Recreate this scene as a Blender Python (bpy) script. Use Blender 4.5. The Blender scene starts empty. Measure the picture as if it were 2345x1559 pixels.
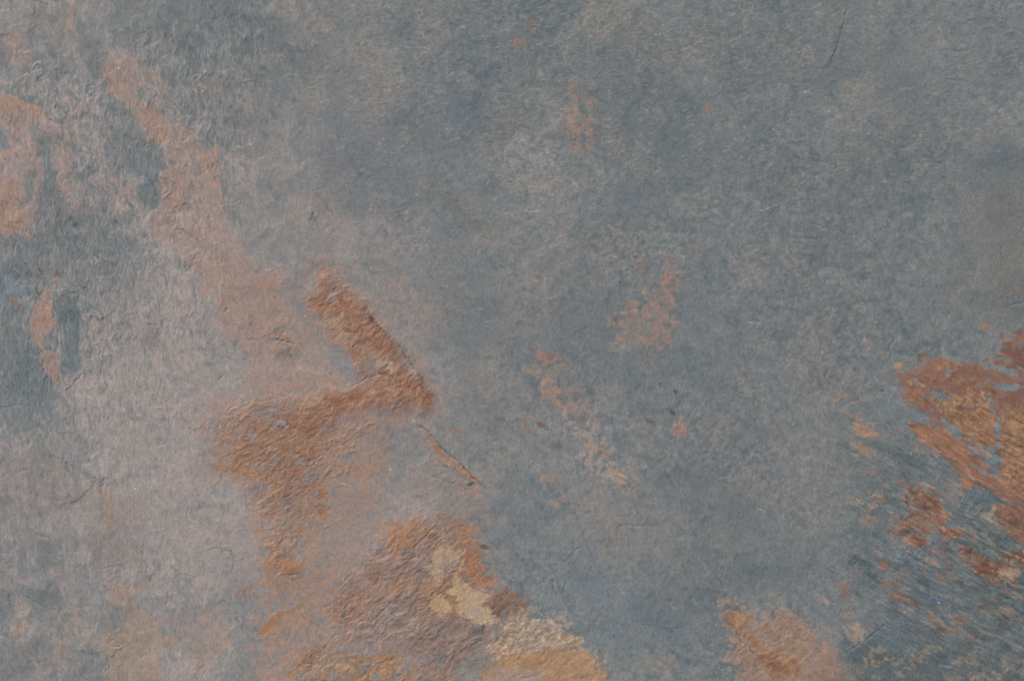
import bpy, math, random
import numpy as np

# ---------------------------------------------------------------- camera, light, exposure
U = 0.00025                       # metres per photograph pixel: the framed stretch is 0.586 m wide
PW, PH = 2345.0, 1559.0
sc = bpy.context.scene
cam_d = bpy.data.cameras.new('camera'); cam = bpy.data.objects.new('camera', cam_d)
sc.collection.objects.link(cam); sc.camera = cam
cam_d.sensor_width = 36; cam_d.lens = 50; cam_d.clip_start = 0.01; cam_d.clip_end = 100
cam.location = (0, 0, PW * U * 50 / 36); cam.rotation_euler = (0, 0, 0)

SUN_AZ, SUN_EL = math.radians(122), math.radians(33)      # light comes from the upper left of the frame
w = bpy.data.worlds.new('World'); sc.world = w; w.use_nodes = True
nt = w.node_tree; bgn = nt.nodes['Background']
sky = nt.nodes.new('ShaderNodeTexSky'); sky.sky_type = 'NISHITA'; sky.sun_disc = False
sky.sun_elevation = SUN_EL; sky.sun_rotation = math.radians(90) - SUN_AZ
sky.dust_density = 3.0
nt.links.new(sky.outputs[0], bgn.inputs[0]); bgn.inputs[1].default_value = 0.10
sl = bpy.data.lights.new('sun', 'SUN'); sl.energy = 1.5; sl.angle = math.radians(10); sl.color = (1.0, 0.93, 0.84)
so = bpy.data.objects.new('sun', sl); sc.collection.objects.link(so)
so.rotation_euler = (math.pi / 2 - SUN_EL, 0, SUN_AZ + math.pi / 2)
vs = sc.view_settings; vs.view_transform = 'Standard'; vs.look = 'None'; vs.gamma = 1; vs.use_curve_mapping = False
vs.exposure = 0.62
KCAL = np.array([.995, .99, 1.065])      # displayed (linear) / albedo of a flat face under this light

# ---------------------------------------------------------------- sampling grid in photograph pixels (y down)
def axis(n, step):
    core = np.arange(-24, n + 24, step)
    out = []; s = step; p = 0
    while p < 1150:
        s = min(s * 1.13, 16); p += s; out.append(p)
    out = np.array(out)
    return np.concatenate([core[0] - out[::-1], core, core[-1] + out]).astype(np.float32)
xs, ys = axis(PW, 1.7), axis(PH, 1.7)
NX, NY = len(xs), len(ys)
X, Y = np.meshgrid(xs, ys)
X = X.astype(np.float32); Y = Y.astype(np.float32)

def perlin(x, y, seed):
    r = np.random.RandomState(seed); p = r.permutation(256); p = np.concatenate([p, p]).astype(np.int32)
    a = r.rand(256).astype(np.float32) * 2 * np.pi; gx, gy = np.cos(a), np.sin(a)
    xf = np.floor(x); yf = np.floor(y); xi = xf.astype(np.int32) & 255; yi = yf.astype(np.int32) & 255
    fx = x - xf; fy = y - yf
    u = fx * fx * fx * (fx * (fx * 6 - 15) + 10); v = fy * fy * fy * (fy * (fy * 6 - 15) + 10)
    px0 = p[xi]; px1 = p[(xi + 1) & 255]; y1 = (yi + 1) & 255
    def g(h, dx, dy): return gx[h] * dx + gy[h] * dy
    n00 = g(p[px0 + yi], fx, fy); n10 = g(p[px1 + yi], fx - 1, fy)
    n01 = g(p[px0 + y1], fx, fy - 1); n11 = g(p[px1 + y1], fx - 1, fy - 1)
    a0 = n00 + u * (n10 - n00); a1 = n01 + u * (n11 - n01)
    return ((a0 + v * (a1 - a0)) * 1.0).astype(np.float32)
def norm(n): return ((n - n.mean()) / n.std()).astype(np.float32)
def fbm(scale, octv, seed, ang=0., st=1., warp=0., ridged=False, gain=0.55):
    a = math.radians(ang); x, y = X, Y
    if warp:
        x = X + warp * WX; y = Y + warp * WY
    u = (x * math.cos(a) + y * math.sin(a)) / (scale * st); v = (-x * math.sin(a) + y * math.cos(a)) / scale
    o = 0; amp = 1
    for k in range(octv):
        n = perlin(u * 2 ** k + 13.7 * k, v * 2 ** k + 7.3 * k, seed + k)
        if ridged: n = 0.5 - np.abs(n) * 1.6
        o = o + amp * n; amp *= gain
    return norm(o)
WX = norm(perlin(X / 55, Y / 55, 1) + .5 * perlin(X / 22, Y / 22, 2)); WY = norm(perlin(X / 55, Y / 55, 3) + .5 * perlin(X / 22, Y / 22, 4))
N = {}
N['big'] = fbm(260, 2, 10, warp=10)
N['mid'] = fbm(75, 5, 20, warp=14, gain=.62)
N['mid2'] = fbm(60, 5, 27, ang=60, st=1.6, warp=14, gain=.65)
N['i'] = fbm(22, 5, 30, warp=3, gain=.78)
N['g'] = fbm(4.6, 2, 40, gain=.9)
N['v'] = fbm(6, 4, 50, ang=88, st=4.0, warp=3, gain=.75)
N['h'] = fbm(5, 3, 60, ang=-10, st=3.2, warp=2, gain=.8)
N['d'] = fbm(8, 4, 70, ang=29, st=5.0, warp=.8, gain=.8)
N['u'] = fbm(17, 5, 80, ang=-36, st=1.8, warp=3.5, gain=.62)
N['r'] = fbm(15, 3, 90, ang=-34, st=2.2, warp=4, ridged=True)
N['und'] = fbm(85, 2, 25)
N['D'] = fbm(24, 5, 75, ang=28, st=5.0, warp=1.5, gain=.78)
N['fv'] = fbm(3.4, 2, 56, ang=87, st=6, warp=2)
N['fh'] = fbm(3.4, 2, 66, ang=-14, st=6, warp=2.5)
N['V'] = fbm(15, 5, 55, ang=88, st=6.0, warp=5, gain=.75)
N['c'] = fbm(9, 4, 65, ang=-30, st=1.4, warp=2, gain=.7)
N['vr'] = fbm(6.5, 2, 95, ang=87, st=4.5, warp=4, ridged=True)
def ss(a, b, x):
    t = np.clip((x - a) / (b - a), 0, 1); return t * t * (3 - 2 * t)
def grid(rows):
    g = np.array([[float(c) for c in r.split()] for r in rows], dtype=np.float32)
    ny, nx = g.shape
    fx = np.clip(X / PW * nx - .5 + .12 * WX, 0, nx - 1.001); fy = np.clip(Y / PH * ny - .5 + .12 * WY, 0, ny - 1.001)
    i = fx.astype(int); j = fy.astype(int); a = fx - i; b = fy - j; a = a * a * (3 - 2 * a); b = b * b * (3 - 2 * b)
    i1 = np.minimum(i + 1, nx - 1); j1 = np.minimum(j + 1, ny - 1)
    return (g[j, i] * (1 - a) * (1 - b) + g[j, i1] * a * (1 - b) + g[j1, i] * (1 - a) * b + g[j1, i1] * a * b).astype(np.float32)

# ---------------------------------------------------------------- pigments (as sRGB levels)
SL, TE, BG, DB = (106, 114, 118), (91, 101, 107), (114, 125, 132), (88, 102, 120)
MV, PK, PT, TN = (151, 141, 137), (153, 144, 139), (156, 133, 121), (152, 130, 114)
OR, DR, OC, CR = (156, 110, 82), (112, 78, 62), (162, 128, 96), (182, 158, 128)
warm = grid(["5 5 3 2 3 3 2 1 1 2 2 2 1 2 3 2", "5 5 5 4 4 3 2 1 3 1 2 2 2 3 2 3", "6 5 6 5 5 3 2 3 4 3 2 1 1 2 2 3",
             "4 4 7 7 6 6 4 4 3 2 2 2 2 2 2 4", "4 6 7 7 6 6 5 3 3 2 3 2 2 2 2 4", "4 7 8 8 7 7 6 4 3 2 2 2 3 2 2 3",
             "6 7 8 8 8 7 5 4 4 3 2 2 3 2 2 2", "7 7 8 8 8 8 7 4 3 4 3 3 3 2 2 1", "5 6 7 7 8 7 6 3 2 3 2 2 2 2 1 1",
             "5 5 7 7 7 6 6 5 2 2 2 2 3 2 1 1"]) / 9
lite = grid(["5 5 4 4 4 5 4 4 4 5 5 5 4 5 6 6", "5 5 5 5 5 5 4 4 5 4 4 4 5 5 6 6", "6 4 5 6 6 4 4 5 6 5 5 5 4 4 4 4",
             "4 4 7 6 6 6 5 6 5 5 4 5 4 4 5 3", "5 5 6 7 6 6 5 5 4 4 5 5 4 4 4 3", "4 6 7 7 7 6 6 5 5 4 5 4 5 4 4 4",
             "6 7 8 7 7 7 6 5 5 5 4 4 5 4 5 4", "6 6 7 8 7 8 7 6 6 6 5 4 5 5 3 4", "5 6 7 7 7 7 7 8 7 6 4 4 5 5 4 4",
             "5 5 7 7 7 6 6 7 6 7 6 5 5 5 3 3"])
# directions of the cleavage grain
leftm = ss(760, 480, X + 60 * WX + (Y - 500) * .12)                 # upright fibres on the left
topm = ss(620, 300, Y + 60 * WY) * ss(500, 800, X)                  # near-level fibres along the top
rightm = ss(1850, 2050, X + 40 * WX) * ss(850, 1000, Y - (X - 1900) * .1)
fib = leftm * (.75 * N['v'] + .55 * N['V']) + (1 - leftm) * (topm * N['h'] + (1 - topm) * (rightm * N['d'] + (1 - rightm) * (.5 * N['v'] + .25 * N['i'] + .25 * N['c'])))
streak_zone = ss(1200, 900, Y) * ss(560, 420, X + .25 * (Y - 600)) * ss(150, 330, Y + .4 * X)
t = warm * 1.05 - .05 * ss(900, 1400, X) + (.075 + .055 * ss(1100, 600, X)) * N['mid'] + .04 * N['big'] + .04 * N['i'] + (.045 + .19 * streak_zone) * fib
COL = np.empty((NY, NX, 3), np.float32)
sl_, mv_, te_ = (np.array(c, np.float32) for c in (SL, MV, TE))
COL[:] = sl_ + np.clip(t, -.05, 1.0)[..., None] * (mv_ - sl_)
COL += (ss(.15, -.5, t) * .5)[..., None] * (te_ - sl_)
COL *= (1 + .011 * (lite - 5) + .008 * N['mid2'])[..., None]
H = np.zeros((NY, NX), np.float32)        # relief in pixels
ROUGH = np.zeros((NY, NX), np.float32)    # 0 smooth cleft face .. 1 lumpy crust
PART = np.zeros((NY, NX), np.int16); PARTS = [('slate_face', None)]

def region(pts, pad):
    p = np.array(pts, np.float32)
    ix = np.searchsorted(xs, [p[:, 0].min() - pad, p[:, 0].max() + pad]); iy = np.searchsorted(ys, [p[:, 1].min() - pad, p[:, 1].max() + pad])
    return slice(max(iy[0], 0), min(iy[1] + 1, NY)), slice(max(ix[0], 0), min(ix[1] + 1, NX))
def push(pts):
    r = []
    for x, y in pts:
        x = -160 - .2 * abs(y - 780) % 40 if x <= 0 else (PW + 170 if x >= PW else x)
        y = -150 if y <= 0 else (PH + 170 if y >= PH else y)
        r.append((x, y))
    return r
def sdf(pts, pad):
    sy, sx = region(pts, pad); p = np.array(pts, np.float32)
    x, y = xs[sx], ys[sy]
    k = max(1, int(round(min(len(x), len(y)) / 60)))
    cx = np.unique(np.r_[x[::k], x[-1]]); cy = np.unique(np.r_[y[::k], y[-1]])
    gx, gy = np.meshgrid(cx, cy); d = np.full(gx.shape, 1e9, np.float32); ins = np.zeros(gx.shape, bool)
    q = np.roll(p, -1, 0)
    for (x0, y0), (x1, y1) in zip(p, q):
        ex, ey = x1 - x0, y1 - y0; tt = np.clip(((gx - x0) * ex + (gy - y0) * ey) / (ex * ex + ey * ey + 1e-6), 0, 1)
        d = np.minimum(d, np.hypot(gx - x0 - tt * ex, gy - y0 - tt * ey))
        c = (y0 > gy) != (y1 > gy)
        with np.errstate(divide='ignore', invalid='ignore'):
            ins ^= c & (gx < (x1 - x0) * (gy - y0) / (y1 - y0 + 1e-9) + x0)
    d = np.where(ins, d, -d)
    # bilinear upsample
    t1 = np.array([np.interp(x, cx, row) for row in d]); i = np.clip(np.searchsorted(cy, y, 'right') - 1, 0, len(cy) - 2)
    b = ((y - cy[i]) / (cy[i + 1] - cy[i]))[:, None]
    return sy, sx, (t1[i] * (1 - b) + t1[i + 1] * b).astype(np.float32)
def L(pts, col, op=.7, soft=7, brk=9, fine=.5, tex='i', spk=None, h=0., rough=None, part=None, var=None):
    pts = push(pts); sy, sx, d = sdf(pts, soft + brk * 3 + 6)
    d0 = d; d = d + brk * (.30 * N['mid2'][sy, sx] + .22 * WX[sy, sx] + .55 * fine * N[tex][sy, sx] + .5 * N['i'][sy, sx])
    if tex == 'd': d = d0 + brk * (.5 * N['D'][sy, sx] + .6 * fine * N['d'][sy, sx] + .15 * N['c'][sy, sx])
    m = ss(-soft, soft, d)
    mm = m
    if spk is not None: m = m * ss(-.8, .8, N[tex][sy, sx] * .8 + .5 * N['i'][sy, sx] + spk * 1.3)
    c = np.array(col, np.float32)
    if var is not None:
        f = ss(-.8, 1.0, N['u' if tex == 'u' else 'i'][sy, sx] + .8 * N['mid2'][sy, sx] + .6 * N['c'][sy, sx])[..., None]
        c = c * (1 - f) + np.array(var, np.float32) * f
    COL[sy, sx] += (op * m)[..., None] * (c - COL[sy, sx])
    if h: H[sy, sx] += h * ss(-2 - 2 * soft, 2 + 2 * soft, d0 + .4 * brk * WX[sy, sx])
    if rough is not None:
        r = ROUGH[sy, sx]; ROUGH[sy, sx] = r + ss(-soft - 8, soft + 10, d) * m ** .5 * (rough - r)
    if part:
        PARTS.append(part); PART[sy, sx][mm > .5] = len(PARTS) - 1
    return m
def B(x, y, rx, ry, col, op=.6, ang=0, **kw):
    a = math.radians(ang); rr = np.random.RandomState(int(x * 7 + y * 13) % 99991); pts = []
    for k in range(14):
        q = 2 * math.pi * k / 14; f = .8 + .4 * rr.rand(); u, v = rx * f * math.cos(q), ry * f * math.sin(q)
        pts.append((x + u * math.cos(a) - v * math.sin(a), y + u * math.sin(a) + v * math.cos(a)))
    kw.setdefault('soft', max(1.5, min(rx, ry) * .35)); kw.setdefault('brk', max(1.5, min(rx, ry) * .35))
    if not (0 < x < PW and 0 < y < PH): pts = [(max(1, min(PW - 1, a_)), max(1, min(PH - 1, b_))) for a_, b_ in pts]
    L([(min(max(a_, .5), PW - .5), min(max(b_, .5), PH - .5)) for a_, b_ in pts], col, op, **kw)

# ================================================================ soft mottling of the open slate
for x, y, rx, ry, c, op in [
    (700, 60, 60, 60, (124, 118, 112), .35), (770, 190, 90, 70, (122, 117, 113), .4), (860, 215, 25, 60, (134, 124, 117), .4),
    (840, 120, 30, 30, (132, 124, 115), .35), (1010, 25, 60, 25, (128, 120, 114), .35), (990, 330, 70, 60, DB, .3), (1020, 250, 80, 50, DB, .35),
    (800, 340, 70, 50, DB, .35), (830, 420, 90, 70, (94, 107, 115), .5), (900, 290, 40, 30, (126, 118, 112), .35), (770, 420, 40, 70, (132, 123, 120), .4),
    (730, 490, 60, 40, (142, 128, 122), .45), (910, 470, 80, 20, (126, 118, 112), .3), (1150, 560, 60, 30, (128, 121, 115), .3),
    (1140, 300, 60, 40, (124, 118, 112), .35), (1220, 230, 50, 50, (128, 121, 116), .4), (1215, 385, 45, 50, (152, 145, 138), .45), (1160, 385, 22, 30, (140, 134, 126), .5),
    (1170, 500, 50, 60, (140, 132, 127), .4), (1240, 440, 50, 30, (124, 118, 112), .35), (1390, 60, 60, 40, (122, 118, 108), .45), (1490, 140, 50, 30, (126, 118, 110), .35),
    (1500, 210, 40, 40, (126, 120, 116), .35), (1470, 340, 60, 40, (128, 120, 112), .35), (1590, 400, 45, 18, (138, 124, 112), .35), (1500, 400, 60, 20, (130, 120, 110), .3),
    (1610, 90, 40, 40, (126, 120, 114), .35), (1640, 200, 40, 30, (130, 124, 120), .3), (1690, 50, 60, 30, (126, 120, 114), .35), (1700, 150, 60, 30, (88, 101, 110), .4),
    (1560, 300, 70, 60, (92, 105, 111), .45), (1450, 260, 70, 50, (92, 105, 111), .45), (1100, 450, 60, 40, (94, 107, 116), .45), (1480, 450, 60, 40, DB, .25), (1640, 370, 50, 40, DB, .3),
    (1400, 560, 60, 30, (128, 120, 114), .45), (1270, 580, 60, 30, (124, 118, 112), .35), (1350, 590, 60, 60, (120, 116, 114), .3), (1160, 640, 60, 50, (134, 125, 120), .45),
    (1180, 760, 40, 40, (130, 122, 116), .4), (1120, 830, 50, 60, (128, 121, 116), .4), (1310, 720, 60, 40, (116, 116, 116), .35), (1270, 660, 60, 40, (118, 118, 118), .35),
    (1060, 620, 60, 90, (92, 106, 112), .45), (1060, 740, 60, 60, (92, 106, 112), .4), (990, 640, 50, 60, (122, 117, 114), .4), (1000, 730, 40, 30, (146, 124, 112), .35),
    (1370, 800, 70, 70, (92, 106, 115), .4), (1240, 800, 50, 30, (92, 105, 114), .4), (1560, 840, 60, 50, (94, 108, 116), .4), (1640, 700, 60, 90, (98, 111, 118), .4),
    (1900, 840, 60, 70, (132, 122, 119), .42), (1940, 860, 40, 50, (134, 124, 121), .3), (1770, 620, 50, 60, (128, 122, 119), .4), (1750, 680, 60, 30, (128, 122, 119), .3), (1970, 600, 40, 60, (124, 119, 116), .35),
    (1870, 990, 60, 50, (120, 117, 115), .35), (1690, 1000, 50, 50, (120, 118, 116), .3), (1720, 1100, 40, 50, (134, 126, 122), .4), (1730, 1130, 50, 20, (134, 126, 120), .3),
    (1850, 1140, 60, 50, (128, 121, 117), .35), (1690, 1180, 40, 40, (86, 100, 104), .5), (1650, 1250, 90, 60, (106, 114, 118), .4), (1750, 1320, 60, 24, (86, 99, 104), .5), (1840, 1280, 30, 40, (88, 100, 104), .5),
    (2000, 200, 60, 40, (130, 124, 119), .35), (2050, 260, 50, 40, (134, 126, 118), .4), (1960, 190, 26, 24, (140, 130, 120), .4), (2080, 330, 80, 40, (124, 119, 112), .3), (2160, 300, 90, 40, (122, 118, 114), .3),
    (2050, 140, 40, 40, (90, 102, 109), .5), (2060, 215, 40, 30, (92, 105, 113), .45), (2150, 110, 110, 50, (124, 124, 122), .35), (2160, 170, 90, 30, (116, 120, 121), .35), (2300, 60, 60, 60, (118, 122, 122), .35),
    (2200, 460, 60, 20, (130, 122, 112), .4), (2290, 365, 50, 25, (76, 94, 110), .5), (1900, 390, 14, 14, DB, .4), (1935, 360, 22, 12, (124, 118, 104), .4), (1830, 400, 40, 30, (130, 122, 116), .3),
    (1830, 170, 40, 60, (120, 116, 108), .3), (1920, 60, 30, 110, (90, 102, 108), .45), (1790, 60, 40, 40, (122, 118, 112), .3), (2100, 40, 80, 30, (118, 122, 122), .3),
    (1120, 1060, 30, 26, (136, 131, 126), .5), (1180, 1110, 30, 20, (130, 125, 120), .35), (1050, 950, 60, 60, (124, 121, 118), .35), (1150, 950, 70, 50, (120, 117, 114), .35), (1260, 1000, 40, 30, (116, 124, 127), .4),
    (1210, 1180, 70, 70, (102, 113, 119), .4), (1180, 1330, 90, 60, (128, 128, 130), .45), (1350, 1290, 60, 50, (110, 122, 130), .4), (1330, 1380, 80, 50, (112, 125, 133), .45), (1430, 1400, 80, 60, (102, 117, 127), .5),
    (1560, 1420, 80, 30, (96, 110, 120), .4), (1450, 1490, 90, 30, (110, 122, 128), .4), (1500, 1530, 60, 24, (128, 126, 124), .4), (1550, 1370, 90, 40, (106, 114, 118), .35),
    (1450, 1210, 70, 60, (122, 120, 118), .4), (1600, 1220, 60, 60, (118, 117, 114), .3), (1550, 1120, 50, 30, (90, 104, 109), .4), (1400, 1150, 50, 40, (122, 120, 118), .35),
    (610, 420, 60, 100, (124, 121, 119), .4), (640, 560, 70, 60, (128, 125, 124), .4), (560, 260, 60, 60, (118, 115, 112), .4), (420, 250, 60, 60, (118, 117, 115), .35), (490, 60, 90, 60, (96, 107, 113), .4),
    (330, 60, 50, 60, (96, 107, 112), .4), (660, 170, 60, 60, (96, 107, 112), .35), (880, 560, 60, 60, (134, 128, 124), .35), (840, 650, 60, 60, (120, 119, 118), .35), (900, 700, 50, 40, (136, 129, 126), .35),
    (2290, 560, 70, 140, (108, 108, 104), .4), (2320, 440, 50, 60, (108, 108, 104), .35), (2240, 640, 60, 60, (110, 110, 107), .35), (2325, 690, 40, 40, (90, 97, 98), .5),
]: B(x, y, rx * 1.15, ry * 1.15, c, op * (.62 if c[0] > c[2] and y < 760 and x > 900 and op < .45 else 1), soft=min(rx, ry) * .6, brk=min(rx, ry) * .6, fine=1.0, tex=('h' if y < 420 and x > 600 else 'c'), spk=.15)
f_ = (ss(350, 700, X) * ss(2100, 1800, X) * ss(1.0, 1.9, .8 * N['mid2'] + .75 * N['c'] + .35 * N['fh']) * .38)[..., None]; COL += f_ * (np.array((142, 134, 129), np.float32) - COL)

# long soft olive streak and oblique seam right of the centre
L([(985, 420), (1010, 425), (1060, 470), (1105, 515), (1130, 545), (1105, 535), (1050, 490), (1000, 445)], (106, 105, 97), .4, soft=10, brk=8)
L([(1180, 235), (1200, 245), (1175, 300), (1120, 330)], (124, 116, 106), .25, soft=10)

# ================================================================ left side: upright streaks, pink staining
L([(70, 500), (100, 390), (120, 400), (150, 470), (190, 500), (230, 530), (330, 560), (370, 600), (330, 680), (240, 680), (150, 650), (60, 640), (0, 700), (0, 600), (60, 580)], (92, 103, 109), .4, soft=26, brk=16, tex='V', fine=1.6, spk=.35)
L([(90, 300), (112, 310), (120, 380), (140, 440), (165, 490), (120, 530), (80, 500), (88, 420)], (94, 103, 108), .42, soft=12, brk=10, tex='V', fine=1.4, spk=.5)
L([(270, 290), (300, 250), (330, 300), (370, 340), (380, 400), (340, 420), (300, 380), (260, 400), (240, 350)], (92, 106, 112), .55, soft=10, brk=10, tex='V', fine=1.6, spk=.25)
L([(340, 400), (370, 420), (370, 480), (340, 480), (310, 450)], (90, 103, 109), .55, soft=8, tex='V')
L([(190, 95), (230, 90), (245, 150), (230, 190), (195, 160)], (98, 108, 113), .5, soft=12, tex='V')
L([(0, 600), (60, 640), (60, 700), (0, 720)], (122, 134, 146), .45, soft=16)
L([(0, 700), (50, 690), (65, 760), (40, 830), (0, 830)], (116, 120, 120), .5, soft=16)
L([(0, 820), (65, 800), (100, 850), (130, 890), (130, 960), (60, 990), (0, 900)], (94, 108, 114), .55, soft=14, brk=14, tex='V', fine=1.6, spk=.3)
L([(130, 690), (150, 665), (182, 690), (180, 770), (186, 840), (160, 860), (142, 830), (146, 770), (134, 730)], (88, 103, 110), .65, soft=5, brk=6, tex='V', fine=1.2)
L([(50, 950), (90, 930), (170, 950), (165, 1030), (90, 1050), (60, 1010)], (104, 112, 114), .4, soft=16, brk=14, tex='V', fine=1.4, spk=.3)
L([(180, 850), (240, 770), (380, 730), (440, 770), (520, 820), (560, 870), (560, 1000), (600, 1100), (610, 1250), (540, 1300), (400, 1280), (300, 1200), (200, 1150), (170, 1000)], (152, 143, 139), .5, soft=50, brk=20)
L([(310, 745), (360, 740), (370, 790), (330, 800)], (116, 114, 112), .5, soft=16)
L([(230, 1150), (330, 1130), (330, 1290), (240, 1300), (200, 1240)], (136, 124, 118), .35, soft=18)
L([(0, 1050), (100, 1035), (155, 1055), (190, 1130), (150, 1170), (60, 1180), (0, 1150)], (126, 120, 116), .45, soft=10, brk=8)
L([(60, 1215), (90, 1220), (125, 1235), (130, 1290), (95, 1300), (70, 1260)], (112, 116, 117), .55, soft=8, brk=8, tex='V')
L([(55, 1345), (80, 1360), (110, 1345), (140, 1370), (140, 1392), (110, 1390), (70, 1370)], (108, 114, 117), .65, soft=5, brk=6)
L([(0, 1340), (30, 1350), (30, 1400), (10, 1420), (0, 1420)], (106, 114, 118), .6, soft=8, brk=7, tex='V')
L([(60, 1470), (120, 1460), (120, 1530), (60, 1540), (0, 1559), (0, 1480)], (120, 119, 118), .4, soft=16, brk=12, tex='V')
L([(165, 1480), (215, 1470), (235, 1520), (240, 1559), (170, 1559)], (118, 118, 118), .4, soft=16, brk=10, tex='V')
L([(540, 1450), (580, 1450), (590, 1559), (510, 1559)], (124, 128, 130), .5, soft=16, brk=10, tex='V')
L([(530, 1300), (600, 1330), (590, 1400), (540, 1400)], (120, 121, 121), .45, soft=16, brk=12, tex='V')
# tinted patches lower left
L([(105, 1400), (160, 1390), (190, 1400), (205, 1440), (170, 1460), (120, 1450)], PT, .35, soft=12, brk=12, spk=.2)
L([(125, 1460), (150, 1460), (148, 1520), (130, 1520)], PT, .4, soft=6, brk=6, tex='v')
L([(30, 1430), (50, 1430), (55, 1455), (32, 1452)], OC, .35, soft=6)
L([(250, 1330), (285, 1320), (290, 1350), (300, 1375), (335, 1395), (355, 1415), (360, 1430), (400, 1470), (400, 1480), (365, 1485), (368, 1520), (345, 1559), (240, 1559), (245, 1510), (215, 1480), (230, 1465), (265, 1435), (285, 1415), (280, 1390), (250, 1380)],
  (156, 135, 114), .55, soft=6, brk=6, tex='v', part=('ochre_stain', 'blunt ochre stain beside the lower left corner'))
L([(300, 1330), (345, 1330), (345, 1340), (310, 1345)], OC, .3, soft=6)
L([(320, 1450), (345, 1460), (340, 1480), (322, 1478)], (122, 122, 123), .5, soft=5)
L([(240, 1165), (262, 1180), (262, 1195), (248, 1203)], OC, .4, soft=5)
L([(236, 1120), (252, 1120), (250, 1150), (240, 1150)], OC, .25, soft=5)
L([(380, 1420), (420, 1400), (500, 1410), (520, 1440), (500, 1480), (440, 1470), (400, 1440)], (150, 122, 104), .4, soft=14, brk=12, spk=.2)
L([(440, 1490), (520, 1460), (530, 1480), (450, 1540)], (150, 124, 106), .4, soft=10, tex='u')
L([(535, 1335), (600, 1330), (600, 1345), (560, 1350), (558, 1370), (535, 1365)], (154, 124, 104), .45, soft=6)
# left edge pink sheet with a cleft upper edge
L([(0, 205), (30, 216), (65, 234), (108, 252), (110, 278), (135, 284), (165, 305), (165, 345), (154, 385), (158, 420), (172, 455), (188, 478), (172, 482), (150, 452), (132, 400), (118, 345), (108, 305), (95, 305), (90, 350), (92, 400), (84, 450), (72, 500), (60, 540), (0, 540), (0, 270)],
  (154, 134, 125), .66, soft=5, brk=6, tex='V', fine=1.2, spk=.75, h=1.2, part=('pink_stain', 'pink and ochre sheet on the left edge under a cleft lip'))
L([(0, 205), (40, 222), (90, 246), (100, 262), (50, 262), (0, 262)], (156, 128, 106), .5, soft=8, brk=6)
L([(0, 410), (28, 404), (46, 440), (60, 482), (76, 505), (58, 532), (0, 530)], (160, 129, 106), .5, soft=9, brk=6, tex='v', fine=1.3)
L([(10, 345), (50, 350), (86, 345), (84, 372), (50, 366), (10, 362)], (158, 124, 104), .4, soft=6)
L([(0, 275), (16, 300), (20, 340), (0, 350)], (112, 124, 134), .75, soft=3, brk=3)
for p in [[(34, 314), (48, 318), (52, 332), (34, 322)], [(130, 308), (146, 316), (142, 334), (134, 330)], [(42, 248), (54, 252), (50, 262)], [(60, 400), (80, 420), (66, 470), (58, 440)]]:
    L(p, (104, 115, 120), .6, soft=3, brk=3, tex='v')
L([(20, 60), (38, 78), (52, 90), (60, 118), (48, 148), (26, 142), (10, 145), (5, 110), (16, 84)], PT, .55, soft=5, brk=6, tex='v')
B(68, 135, 9, 15, PT, .55); L([(25, 140), (50, 150), (50, 172), (25, 160)], PK, .35, soft=8, tex='v')
L([(25, 20), (50, 0), (65, 10), (60, 60), (30, 60)], PK, .35, soft=10, tex='v', brk=9)
L([(152, 0), (174, 0), (176, 25), (166, 45), (175, 60), (165, 72), (145, 76), (128, 90), (132, 75), (158, 58), (152, 30)], PT, .5, soft=4, brk=5, tex='v')
L([(120, 230), (150, 210), (185, 225), (195, 270), (180, 290), (150, 270), (125, 260)], PT, .32, soft=9, brk=12, spk=.1)
L([(248, 400), (270, 400), (275, 430), (272, 495), (262, 498), (245, 470)], PT, .35, soft=5, tex='v'); B(292, 440, 12, 14, PT, .4)
L([(170, 405), (190, 420), (192, 470), (176, 470)], PT, .25, soft=7, tex='v')
# big pink band running down from the upper left
L([(228, 152), (250, 140), (256, 128), (285, 122), (305, 130), (320, 134), (326, 150), (345, 165), (358, 182), (366, 198), (350, 184), (336, 170), (325, 178), (334, 194), (342, 206), (322, 212), (303, 212), (300, 226), (330, 240), (360, 256), (380, 278), (402, 290), (432, 300), (452, 320), (466, 343), (480, 336), (496, 338), (502, 362), (498, 392), (506, 430), (514, 472), (520, 520), (536, 560), (568, 602), (590, 622), (618, 610), (644, 615), (652, 645), (665, 665), (690, 700), (720, 720), (742, 760), (775, 800), (830, 860), (790, 880), (700, 890), (640, 900), (590, 900), (560, 880), (560, 830), (560, 790), (520, 780), (500, 740), (490, 700), (478, 660), (455, 615), (410, 600), (380, 560), (350, 540), (342, 505), (366, 460), (360, 425), (368, 395), (382, 378), (378, 340), (355, 330), (330, 300), (312, 268), (290, 250), (284, 232), (262, 225), (250, 205), (236, 182)],
  (155, 135, 125), .64, soft=10, brk=5, fine=.8, part=('pink_stain', 'long pink band running down from the upper left'))
L([(420, 600), (500, 560), (560, 610), (640, 620), (660, 700), (740, 780), (800, 860), (720, 900), (620, 900), (560, 860), (520, 760), (460, 640)], (148, 130, 120), .35, soft=26, brk=16, spk=.3)
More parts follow.
